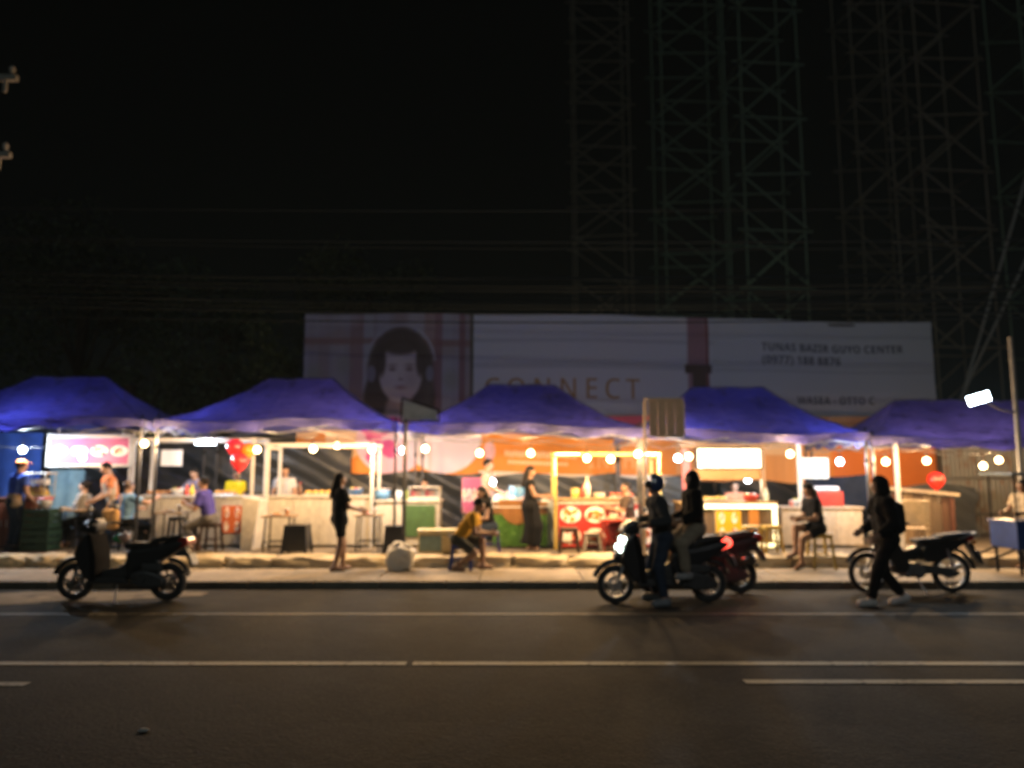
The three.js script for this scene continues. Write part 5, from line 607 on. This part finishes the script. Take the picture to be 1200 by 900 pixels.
const blackPl = painted([0.018, 0.018, 0.02], 0.45), yellowPl = painted([0.5, 0.33, 0.05], 0.5), bluePl = painted([0.02, 0.04, 0.22], 0.45), greyPl = painted([0.42, 0.38, 0.33], 0.55);
plasticStool('black plastic stool before the beige stall, beside the dark small table', -3.963, 13.95, 0.52, 0.42, blackPl, G, 0, undefined, true); plasticStool('black plastic stool before the pale stall, beside the high table', -2.172, 14, 0.5, 0.34, blackPl, G, 0, undefined, true); plasticStool('slim black stool in front of the white balloon stall, beside the narrow table', -6.529, 14.7, 0.62, 0.26, blackPl); plasticStool('slim black stool next to the person in the pale blue shirt', -7.08, 14.55, 0.6, 0.28, blackPl);
plasticStool('dark wooden stool with a pale seat before the red printed stall', 1.05, 13.95, 0.46, 0.33, wood([0.1, 0.06, 0.04])); plasticStool('grey plastic stool close to the red print', 1.528, 14.4, 0.34, 0.3, greyPl); plasticStool('yellow wooden stool before the glowing stall, beside the red cloth table', 4.408, 13.9, 0.5, 0.3, yellowPl); plasticStool('yellow wooden stool before the glowing stall, nearer the notice board', 4.79, 13.95, 0.5, 0.3, yellowPl);
{ const c = thing('plastic_chair', 'cream plastic chair with a broad back before the wooden hutch', 'chair', [7.549, G, -14.2], 2.9), m = painted([0.66, 0.52, 0.34], 0.4); part('seat', box(0.46, 0.03, 0.44, 0, 0.43, 0, 0.014), m, c); part('backrest', box(0.48, 0.48, 0.03, 0, 0.73, -0.23, 0.014, -0.15), m, c); for (const i of [-1, 1]) for (const j of [-1, 1]) part('leg', bar([i * 0.22, 0, j * 0.21], [i * 0.19, 0.42, j * 0.18], 0.04, 0.03), m, c); for (const e of [-1, 1]) part('armrest', tube([[e * 0.23, 0.43, 0.18], [e * 0.25, 0.62, 0.16], [e * 0.25, 0.64, -0.1], [e * 0.23, 0.66, -0.22]], 0.018, 12, 6), m, c); }
{ const c = thing('cooler_box', 'cream cooler box with a teal front on the ground beside the white sack', 'cooler', [-1.369, G, -13.95], 0.12); part('body', box(0.72, 0.36, 0.42, 0, 0.185, 0, 0.03), painted([0.66, 0.52, 0.24], 0.45), c); part('lid', box(0.76, 0.07, 0.45, 0, 0.4, 0, 0.025), painted([0.72, 0.62, 0.36], 0.45), c); part('front_label', box(0.4, 0.28, 0.012, -0.14, 0.19, 0.213, 0.004), painted([0.2, 0.3, 0.27]), c); part('latch', box(0.06, 0.08, 0.02, 0.2, 0.33, 0.222, 0.005), whiteP, c); }
{ const s = thing('rubbish_sack', 'stuffed white rubbish sack standing on the pavement', 'sack', [-1.906, 0.1, -12.95]); part('sack', lump(0.24, 0.23, 0.2, 0.35, 2.2, 4, 4, 0.3).translate(0, 0.19, 0), M([0.6, 0.58, 0.52], 0.45, 0, { transmission: 0.15, bumpMap: foldBump, bumpScale: 0.02 }), s); part('neck', [lump(0.09, 0.07, 0.08, 0.5, 3, 1, 3).translate(-0.04, 0.41, 0.02), lump(0.1, 0.05, 0.07, 0.5, 3, 6, 3).translate(0.08, 0.4, 0)], M([0.6, 0.58, 0.52], 0.45), s); }
// sign on a pole, framed panel on the tent leg, push cart
{ const s = thing('wooden_sign', 'blank brown sign board on a thin pole, beside the yellow lit frame', 'sign', [2.318, 0.1, -13.25]); const y0 = 2.379, y1 = 3.067; part('pole', rod([0, 0, 0], [0.07, y1 - 0.15, -0.02], 0.028, 0.026, 10), painted([0.4, 0.3, 0.2]), s); for (let i = 0; i < 4; i++) part('plank', box(0.62 / 4 - 0.006, y1 - y0 - 0.06, 0.02, 0.13 + 0.62 / 4 * (i + 0.5), (y0 + y1) / 2 - 0.1, 0, 0.004), painted([0.72, 0.56, 0.38], 0.8), s); for (const y of [y0 - 0.09, y1 - 0.11]) part('frame_rail', box(0.7, 0.045, 0.03, 0.4, y, 0.012), painted([0.75, 0.62, 0.45], 0.8), s); part('frame_stile', box(0.045, y1 - y0 - 0.06, 0.03, 0.745, (y0 + y1) / 2 - 0.1, 0.012), painted([0.75, 0.62, 0.45], 0.8), s); }
{ const s = thing('framed_panel', 'pale tilted panel in a dark frame on a post between two canopies', 'panel', [-1.961, G, -13.75]); const yt = 2.69 - G; part('post', rod([0, 0, 0], [0, yt + 0.04, 0], 0.026, 0.026, 10), tentDark, s); const p = [[-0.1, yt], [0.62, yt], [0.6, yt + 0.22], [-0.08, yt + 0.44]]; part('panel', slab([[-0.07, yt + 0.04], [0.58, yt + 0.02], [0.56, yt + 0.2], [-0.05, yt + 0.4]], 0.02, 0.004), painted([0.55, 0.6, 0.66], 0.35), s); for (let i = 0; i < 4; i++) part('frame_bar', bar([...p[i], 0.012], [...p[(i + 1) % 4], 0.012], 0.03, 0.03), blackMatt, s); }
{ const c = thing('push_cart', 'blue push cart with thin posts and a small roof beside the motorcycle', 'cart', [8.628, 0.1, -12.5]), b = painted([0.02, 0.06, 0.24], 0.4); part('bed', box(1.0, 0.42, 0.7, 0, 0.62, 0, 0.02), b, c); part('rim', box(1.04, 0.04, 0.74, 0, 0.85, 0, 0.01), painted([0.03, 0.08, 0.28], 0.4), c); for (const i of [-1, 1]) for (const j of [-1, 1]) { part('leg', box(0.04, 0.42, 0.04, i * 0.44, 0.21, j * 0.3), blackMatt, c); part('post', rod([i * 0.47, 0.86, j * 0.32], [i * 0.47, 1.6, j * 0.32], 0.014), blackMatt, c); } part('roof', box(1.14, 0.05, 0.86, 0, 1.62, 0, 0.015), painted([0.1, 0.16, 0.2]), c); for (const j of [-1, 1]) { const w = new THREE.Group(); w.name = 'wheel'; w.position.set(0.28, 0.24, j * 0.4); c.add(w); part('tyre', torus(0.21, 0.03), rubber, w); part('rim', [torus(0.18, 0.01), ...[...Array(8)].map((_, i) => rod([0, 0, 0], [Math.cos(i * PI / 4) * 0.18, Math.sin(i * PI / 4) * 0.18, 0], 0.006, 0.006, 5))], steel, w); } part('axle', rod([0.28, 0.24, -0.42], [0.28, 0.24, 0.42], 0.015), steel, c); for (const e of [-1, 1]) part('shaft', tube([[-0.4, 0.45, e * 0.25], [-0.75, 0.3, e * 0.25], [-0.9, 0.26, e * 0.24]], 0.018, 10, 6), blackMatt, c); }
// ---------- small goods on the counters and tables ----------
function cup(lab, x, y, z, c) { const b = thing('paper_cup', lab, 'cup', [x, y + 0.002, z], 0, 'cups on the stall counters and tables'); part('cup', lathe([[0, 0], [0.03, 0], [0.042, 0.11], [0.04, 0.115], [0, 0.1]], 12), painted(c, 0.6), b); part('lid', lathe([[0, 0.112], [0.045, 0.112], [0.045, 0.122], [0, 0.128]], 12), painted([0.7, 0.7, 0.7], 0.4), b); return b; }
function plate(lab, x, y, z, c) { const b = thing('food_plate', lab, 'plate', [x, y + 0.002, z], 0, 'plates of food on the tables'); part('plate', lathe([[0, 0], [0.07, 0], [0.12, 0.02], [0.118, 0.024], [0.06, 0.008], [0, 0.008]], 18), painted([0.72, 0.7, 0.66], 0.35), b); for (let i = 0; i < 5; i++) part('food', lump(0.035, 0.022, 0.03, 0.5, 2, i + x, 2).translate(0.045 * Math.cos(i * 1.26), 0.025, 0.045 * Math.sin(i * 1.26)), painted(c, 0.5), b); return b; }
function foodTray(lab, x, y, z, w, c, n = 8) { const b = thing('food_tray', lab, 'tray', [x, y + 0.002, z], 0, 'trays of food on the counters'); part('tray', box(w, 0.03, 0.26, 0, 0.016, 0, 0.008), metal([0.6, 0.6, 0.6], 0.35), b); for (let i = 0; i < n; i++) part('food', lump(0.05, 0.035, 0.045, 0.4, 2, i * 2 + x, 2).translate(-w / 2 + 0.07 + (i % Math.ceil(n / 2)) * (w - 0.14) / Math.max(1, Math.ceil(n / 2) - 1), 0.06, i < n / 2 ? -0.06 : 0.06), painted(c, 0.5), b); return b; }
function basket(lab, x, y, z, c) { const b = thing('plastic_basket', lab, 'basket', [x, y + 0.002, z], 0, 'plastic baskets on the counters'); part('shell', lathe([[0, 0], [0.12, 0], [0.15, 0.12], [0.158, 0.12], [0.156, 0.132], [0.14, 0.13], [0.112, 0.014], [0, 0.012]], 20), painted(c, 0.4), b); for (let i = 0; i < 6; i++) part('packet', box(0.06, 0.09, 0.03, -0.07 + (i % 3) * 0.07, 0.11, i < 3 ? -0.04 : 0.04, 0.008, 0.2, 0.3 * i), painted([[0.7, 0.6, 0.1], [0.6, 0.1, 0.08], [0.7, 0.68, 0.62]][i % 3], 0.35), b); return b; }
const yA = 1.294;
foodTray('steel tray of browned pieces on the white balloon stall, near the white sheet', -7.179, yA, -15.3, 0.5, [0.45, 0.2, 0.06]); foodTray('steel tray of orange pieces on the white balloon stall, near the yellow shirt', -5.861, yA, -15.35, 0.45, [0.6, 0.26, 0.05]); basket('white basket of packets on the white balloon stall', -6.78, yA, -15.25, [0.7, 0.7, 0.7]); bottle('red sauce bottle on the white balloon stall', -6.589, yA, -15.2, 0.24, [0.6, 0.05, 0.03], [0.7, 0.7, 0.6]); bottle('yellow sauce bottle on the white balloon stall', -6.503, yA, -15.25, 0.24, [0.7, 0.5, 0.04], [0.6, 0.1, 0.05]);
foodTray('steel tray of golden pieces on the beige stall', -3.954, yA, -15.3, 0.55, [0.6, 0.36, 0.08]); basket('blue basket of packets on the beige stall', -3.191, yA, -15.3, [0.08, 0.2, 0.5]); bottle('brown sauce bottle on the beige stall', -4.3, yA, -15.2, 0.26, [0.12, 0.05, 0.02], [0.5, 0.05, 0.05]); cup('white paper cup on the beige stall, beside the blue basket', -3.399, yA, -15.15, [0.75, 0.73, 0.7]);
plate('plate of food on the dark small table', -4.407, 0.955, -14.1, [0.5, 0.22, 0.08]); cup('paper cup on the dark small table', -4.198, 0.955, -14.05, [0.7, 0.3, 0.12]); plate('plate of food on the high table', -2.754, 0.965, -14.2, [0.55, 0.15, 0.12]); cup('paper cup on the high table', -2.576, 0.965, -14.1, [0.75, 0.73, 0.7]); plate('plate of food on the narrow black legged table', -6.526, 1.008, -14.3, [0.5, 0.3, 0.1]); cup('paper cup on the narrow black legged table', -6.313, 1.008, -14.25, [0.75, 0.7, 0.6]); plate('plate of food on the red cloth table', 1.866, 0.876, -14.1, [0.6, 0.35, 0.1]); cup('paper cup on the red cloth table', 2.075, 0.876, -14.0, [0.75, 0.73, 0.7]); plate('plate of food on the pale topped table', -8.687, 1.038, -14.65, [0.5, 0.3, 0.1]); cup('paper cup on the pale topped table', -8.486, 1.038, -14.6, [0.3, 0.4, 0.6]);
foodTray('steel tray of red pieces on the red printed stall', 2.161, yE, -14.85, 0.5, [0.55, 0.12, 0.04]); cup('paper cup on the red printed stall', 2.533, yE, -14.75, [0.75, 0.7, 0.6]); foodTray('steel tray of golden pieces on the glowing stall', 4.018, yF, -14.9, 0.5, [0.6, 0.4, 0.08]); bottle('pale bottle on the glowing stall beside the post', 5.015, yF, -14.8, 0.26, [0.6, 0.62, 0.45], [0.6, 0.6, 0.5]); basket('red basket of packets on the glowing stall', 4.728, yF, -14.85, [0.55, 0.06, 0.04]); cup('paper cup on the cream stall beside the red cooler', 5.616, 1.077, -15.1, [0.6, 0.2, 0.15]); basket('white basket of packets on the cream stall', 5.857, 1.077, -15.3, [0.7, 0.68, 0.64]);

// ---------- two-wheelers on the road edge ----------
scooter('black scooter parked alone on its stand at the road edge', [-5.361, 0, -10.45], PI - 0.02);
scooter('black scooter with lit headlight and red tail light under two riders', [2.021, 0, -10.25], PI + 0.1, { lit: true, ridden: true, rim: rimLight });
scooter('black scooter parked close behind the lit one', [2.686, 0, -11.0], PI + 0.12, {});
underbone('black motorcycle with spoked wheels parked behind the walking person', [5.806, 0, -11.1], PI + 0.04);
{ const h = thing('motor_helmet', 'dark green helmet hung on the tail of the scooter behind the lit one', 'helmet', [3.361, 0.495, -10.9]); part('shell', meshField([blob(V(0, 0, 0), [V(1, 0, 0), V(0, 1, 0), V(0, 0, 1)], [0.15, 0.13, 0.13], { keep: (u, v) => -v - 0.07 })], 0.01, 0.01), M([0.02, 0.04, 0.03], 0.25, 0, { clearcoat: 1 }), h); part('visor', ball(0.12, 0.06, 0, 0, 0.85, 0.6, 1), M([0.02, 0.02, 0.02], 0.15, 0, { clearcoat: 1 }), h); part('strap', tube([[-0.08, -0.06, 0.08], [-0.14, -0.14, 0], [-0.08, -0.06, -0.08]], 0.008, 10, 5), black, h); }
goodsBag('small pale pink plastic bag lying on the seat of the lone black scooter', -5.341, 0.81, -10.42, 0.075, [0.62, 0.45, 0.38]); goodsBag('small green plastic bag lying on the seat of the lone black scooter', -5.448, 0.8, -10.45, 0.06, [0.05, 0.4, 0.15]);

// ---------- people ----------
const jeans = cloth([0.03, 0.045, 0.075]), greyTr = cloth([0.16, 0.15, 0.14]), blackCl = cloth([0.008, 0.008, 0.009]), beigeCl = cloth([0.3, 0.25, 0.18]), whiteShoe = painted([0.6, 0.58, 0.55]), darkShoe = painted([0.03, 0.028, 0.026]);
const face = -PI / 2; // turned towards the scooters' front
const sit = (h, o = {}) => ({ hip: [0, h + 0.085, 0], feet: { L: [0.12, 0.075, o.out ?? 0.4], R: [-0.12, 0.075, (o.out ?? 0.4) - 0.04] } });
person({ label: 'person in blue shirt, orange cap and beige apron standing at the reddish cabinet', at: [-9.495, G, -14.35], turn: PI - 0.5, h: 1.7, wide: 1.08, lean: 0.12, hands: { L: [0.22, 1.02, 0.36], R: [-0.3, 0.9, 0.2] }, shirt: { mat: cloth([0.05, 0.1, 0.42]), sleeve: 0.6 }, apron: { mat: cloth([0.55, 0.4, 0.24]), top: 0.1 }, apronBack: true, trousers: { mat: jeans }, cap: cloth([0.65, 0.2, 0.05]), hair: {}, shoes: darkShoe });
plasticStool('black stool under the person in the grey striped shirt', -8.562, 15.1, 0.45, 0.32, blackPl);
const stripes = tex(64, (u, v) => (Math.floor(v * 16) % 2 ? 0.75 : 0.4));
person({ label: 'person in grey striped shirt with tied dark hair seated at the pale topped table', at: [-8.562, G, -15.1], turn: face + 0.1, h: 1.6, ...sit(0.45), lean: 0.1, hands: { L: [0.12, 0.74, 0.36], R: [-0.12, 0.74, 0.4] }, shirt: { mat: M([0.7, 0.68, 0.65], 0.9, 0, { map: rep(stripes, 4, 4) }), sleeve: 0.9 }, trousers: { mat: blackCl }, hair: { style: 'bun' }, skin: 2 });
person({ label: 'person in orange shirt and tan vest standing and bending behind a seated person', at: [-7.855, G, -14.85], turn: face + 0.7, h: 1.68, wide: 1.1, lean: 0.28, nod: 0.4, hands: { L: [0.2, 0.95, 0.38], R: [-0.2, 0.92, 0.36] }, shirt: { mat: cloth([0.6, 0.22, 0.1]), sleeve: 0.6 }, apron: { mat: cloth([0.5, 0.42, 0.32]), top: 0.26 }, trousers: { mat: jeans }, hair: {}, skin: 2, shoes: darkShoe });
plasticStool('black stool under the person in the pale blue shirt', -7.264, 14.15, 0.46, 0.34, blackPl);
{ const x = -7.264; person({ label: 'person in pale blue shirt seated facing the stalls and reaching to the counter', at: [x, G, -14.15], turn: PI - 0.55, h: 1.6, ...sit(0.46, { out: 0.34 }), lean: 0.06, hands: { L: [0.2, 0.78, 0.4], R: [-0.26, 0.98, 0.44] }, shirt: { mat: cloth([0.2, 0.38, 0.62]), sleeve: 0.6, hem: 0.04 }, trousers: { mat: blackCl }, hair: { mat: M([0.03, 0.014, 0.01], 0.5) }, skin: 2 });
  const b = thing('shoulder_bag', 'sand coloured shoulder bag on the back of the person in pale blue', 'bag', [x - 0.16, G + 0.62, -13.93]); part('bag', lump(0.16, 0.19, 0.07, 0.2, 1.5, 2, 4, 0.5), cloth([0.58, 0.36, 0.16]), b); part('strap', tube([[-0.1, 0.16, 0], [-0.04, 0.4, -0.1], [0.08, 0.44, -0.16], [0.12, 0.16, -0.02]], 0.012, 14, 5), cloth([0.5, 0.3, 0.14]), b); }
person({ label: 'person in grey mauve shirt with a pink bib leaning over the balloon stall counter', at: [-6.706, G, -16.1], turn: -0.35, h: 1.58, lean: 0.3, nod: 0.25, hands: { L: [0.2, 1.08, 0.46], R: [-0.36, 1.06, 0.42] }, shirt: { mat: cloth([0.25, 0.24, 0.36]), sleeve: 0.7 }, apron: { mat: cloth([0.6, 0.1, 0.28]), top: 0.2 }, trousers: { mat: jeans }, hair: {}, skin: 2 });
person({ label: 'person in bright yellow shirt behind the lowest red balloon', at: [-5.933, G, -16.1], turn: 0.15, h: 1.52, shirt: { mat: cloth([0.75, 0.6, 0.02]), sleeve: 0.6 }, trousers: { mat: jeans }, hair: {}, skin: 1 });
plasticStool('dark brown stool under the person in the violet shirt', -5.697, 14.3, 0.52, 0.32, wood([0.1, 0.06, 0.04]));
person({ label: 'person in violet blue shirt and grey trousers seated by the balloon stall', at: [-5.73, G, -14.3], turn: face, h: 1.66, wide: 1.08, ...sit(0.52, { out: 0.3 }), lean: 0.28, hands: { L: [0.14, 0.88, 0.42], R: [-0.12, 0.9, 0.44] }, shirt: { mat: cloth([0.08, 0.07, 0.34]), sleeve: 0.75 }, trousers: { mat: greyTr }, hair: {}, skin: 1 });
person({ label: 'person in light grey shirt standing behind the beige stall counter', at: [-4.886, G, -16.1], turn: 0.2, h: 1.6, shirt: { mat: cloth([0.5, 0.5, 0.52]), sleeve: 0.6 }, trousers: { mat: jeans }, hair: {}, skin: 2, hands: { L: [0.2, 1.0, 0.3], R: [-0.2, 1.0, 0.32] } });
person({ label: 'long haired person in a long black shirt, bare legs, standing on the pavement', at: [-2.947, 0.1, -12.85], turn: PI / 2 + 0.5, h: 1.62, wide: 0.94, hands: { L: [0.12, 1.02, 0.36], R: [-0.12, 1.0, 0.34] }, shirt: { mat: blackCl, sleeve: 0.7, hem: 0.16, loose: 0.026 }, trousers: { mat: blackCl, len: 0.7 }, hair: { style: 'long', len: 0.05 }, feet: { L: [0.07, 0.073, 0.1], R: [-0.07, 0.073, -0.08] }, skin: 1 });
plasticStool('black stool behind the low glass case, under a person', -1.892, 16.2, 0.5, 0.3, blackPl);
person({ label: 'person with tied hair seated behind the low glass case', at: [-1.892, G, -16.2], turn: 0, h: 1.56, ...sit(0.5), shirt: { mat: cloth([0.05, 0.05, 0.06]), sleeve: 0.6 }, trousers: { mat: blackCl }, hair: { style: 'bun' }, skin: 2 });
person({ label: 'tall person in pale pink shirt standing beside the turf fronted stall', at: [-0.489, G, -15.5], turn: PI / 2 - 0.2, h: 1.74, hands: { L: [0.1, 1.04, 0.34], R: [-0.14, 1.02, 0.36] }, shirt: { mat: cloth([0.62, 0.42, 0.36]), sleeve: 0.6 }, trousers: { mat: jeans }, hair: {}, skin: 2, shoes: darkShoe });
person({ label: 'person in a long sleeveless black dress looking at a phone beside the turf stall', at: [0.347, G, -14.45], turn: PI / 2 - 0.1, h: 1.58, wide: 0.92, nod: 0.25, hands: { L: [0.06, 1.03, 0.3], R: [-0.06, 1.0, 0.32] }, shirt: { name: 'dress_top', mat: blackCl, sleeve: 0, hem: 0.03 }, skirt: { mat: blackCl, len: 1.9 }, hair: { style: 'long', len: 0.06 }, skin: 1 });
plasticStool('dark blue stool on the pavement under the person in mustard', -0.872, 12.95, 0.43, 0.34, bluePl, 0.1);
person({ label: 'person in mustard yellow shirt seated low on a blue stool, leaning forward', at: [-0.931, 0.1, -12.95], turn: PI / 2 - 0.1, h: 1.66, wide: 1.08, ...sit(0.43, { out: 0.38 }), feet: { L: [0.14, 0.075, 0.42], R: [-0.16, 0.075, 0.0] }, knees: { R: [-0.3, -0.2, 1] }, toes: { R: -0.2 }, lean: 0.62, nod: 0.35, hands: { L: [0.14, 0.6, 0.58], R: [-0.1, 0.62, 0.56] }, shirt: { mat: cloth([0.52, 0.28, 0.025]), sleeve: 0.6 }, trousers: { mat: cloth([0.06, 0.06, 0.05]), len: 0.9 }, hair: {}, skin: 1 });
plasticStool('violet stool under the person in black opposite the mustard shirt', -0.395, 13.85, 0.4, 0.32, painted([0.06, 0.04, 0.3], 0.45));
person({ label: 'person in a black top with bare arms seated low, facing the mustard shirt', at: [-0.411, G, -13.85], turn: face + 0.6, h: 1.56, wide: 0.92, ...sit(0.4, { out: 0.3 }), lean: 0.3, nod: 0.3, hands: { L: [0.1, 0.62, 0.4], R: [-0.1, 0.62, 0.42] }, shirt: { mat: blackCl, sleeve: 0.3 }, trousers: { mat: jeans }, hair: { style: 'long', len: 0.02 }, skin: 2 });
plasticStool('brown stool under the person at the red cloth table', 2.267, 14.4, 0.44, 0.32, wood([0.12, 0.06, 0.04]));
person({ label: 'person in dark brown shirt seated at the table with the red cloth', at: [2.267, G, -14.4], turn: face, h: 1.58, ...sit(0.44, { out: 0.34 }), lean: 0.12, hands: { L: [0.12, 0.78, 0.38], R: [-0.12, 0.78, 0.4] }, shirt: { mat: cloth([0.07, 0.05, 0.04]), sleeve: 0.7 }, trousers: { mat: cloth([0.2, 0.03, 0.03]) }, hair: {}, skin: 1 });
{ const c = Math.cos(0.1), s = Math.sin(0.1), ox = 2.021, on = (l) => [ox - l * c, 0, -10.25 + l * s]; // seats measured along the lit scooter
  person({ label: 'rider in dark grey jacket, jeans and dark blue helmet standing astride the lit scooter', at: on(0.0), turn: face + 0.1, h: 1.7, hip: [0, 0.87, -0.02], lean: 0.16, hands: { L: [0.3, 1.07, 0.26], R: [-0.3, 1.07, 0.26] }, feet: { L: [0.27, 0.085, 0.05], R: [-0.27, 0.085, 0.02] }, palm: { L: [0, -1, 0.1], R: [0, -1, 0.1] }, handDir: { L: [0, 0, 1], R: [0, 0, 1] }, curl: { L: 1.1, R: 1.1 }, shirt: { name: 'jacket', mat: cloth([0.045, 0.05, 0.055]), sleeve: 1.92, loose: 0.022, hem: 0.05 }, trousers: { mat: jeans, loose: 0.018 }, helmet: M([0.02, 0.04, 0.11], 0.22, 0, { clearcoat: 1 }), shoes: painted([0.2, 0.22, 0.24]) });
  person({ label: 'passenger in hooded black jacket and beige trousers seated behind the rider', at: on(-0.48), turn: face + 0.1, h: 1.58, wide: 0.96, hip: [0, 0.99, 0], lean: 0.06, hands: { L: [0.2, 1.1, 0.26], R: [-0.18, 1.1, 0.26] }, feet: { L: [0.27, 0.42, 0.22], R: [-0.27, 0.42, 0.22] }, knees: { L: [0.5, 0.2, 1], R: [-0.5, 0.2, 1] }, shirt: { name: 'jacket', mat: blackCl, sleeve: 1.92, loose: 0.03, hem: 0.05, hood: true }, trousers: { mat: beigeCl, loose: 0.026 }, hair: {}, shoes: painted([0.3, 0.3, 0.3]) }); }
plasticStool('black stool behind the glowing stall, under a person', 4.693, 15.8, 0.46, 0.3, blackPl);
person({ label: 'person in a red brown shirt seated behind the glowing stall', at: [4.693, G, -15.8], turn: 0.1, h: 1.56, ...sit(0.46), shirt: { mat: cloth([0.5, 0.2, 0.12]), sleeve: 0.6 }, trousers: { mat: jeans }, hair: {}, skin: 2 });
plasticStool('tall yellow wooden stool under the person in black with bare legs', 5.335, 13.1, 0.6, 0.34, yellowPl, 0.1);
person({ label: 'person with long dark hair in black seated on the tall yellow stool, legs bare', at: [5.305, 0.1, -13.1], turn: face + 0.15, h: 1.62, wide: 0.94, hip: [0, 0.685, 0], feet: { L: [0.06, 0.12, 0.36], R: [-0.02, 0.3, 0.42] }, knees: { R: [0.1, 0.8, 1] }, point: { L: 0.35, R: 0.3 }, lean: 0.2, nod: 0.35, hands: { L: [0.12, 0.84, 0.36], R: [-0.08, 0.86, 0.38] }, shirt: { mat: blackCl, sleeve: 0.7, loose: 0.022, hem: 0.04 }, trousers: { mat: blackCl, len: 0.6 }, hair: { style: 'long', len: 0.08 }, skin: 1 });
person({ label: 'person in black hooded jacket with a backpack and white shoes walking on the road', at: [4.977, 0, -10.05], turn: face, h: 1.7, lean: 0.08, hip: [0, 0.86, 0], feet: { L: [0.09, 0.085, 0.3], R: [-0.09, 0.11, -0.22] }, point: { R: 0.25 }, hands: { L: [0.26, 0.92, 0.22], R: [-0.26, 0.95, 0.2] }, yaw: -0.3, nod: 0.15, shirt: { name: 'jacket', mat: blackCl, sleeve: 1.94, loose: 0.028, hem: 0.05, hood: true }, trousers: { mat: blackCl, loose: 0.02 }, hair: {}, backpack: cloth([0.015, 0.015, 0.017]), shoes: whiteShoe });
person({ label: 'person in cream shirt standing behind the blue push cart', at: [8.884, 0.1, -13.05], turn: face + 0.4, h: 1.5, shirt: { mat: cloth([0.62, 0.5, 0.33]), sleeve: 0.6 }, trousers: { mat: jeans }, hair: {}, skin: 1, hands: { L: [0.14, 0.95, 0.3], R: [-0.2, 0.95, 0.28] } });

renderer.render(scene, camera);
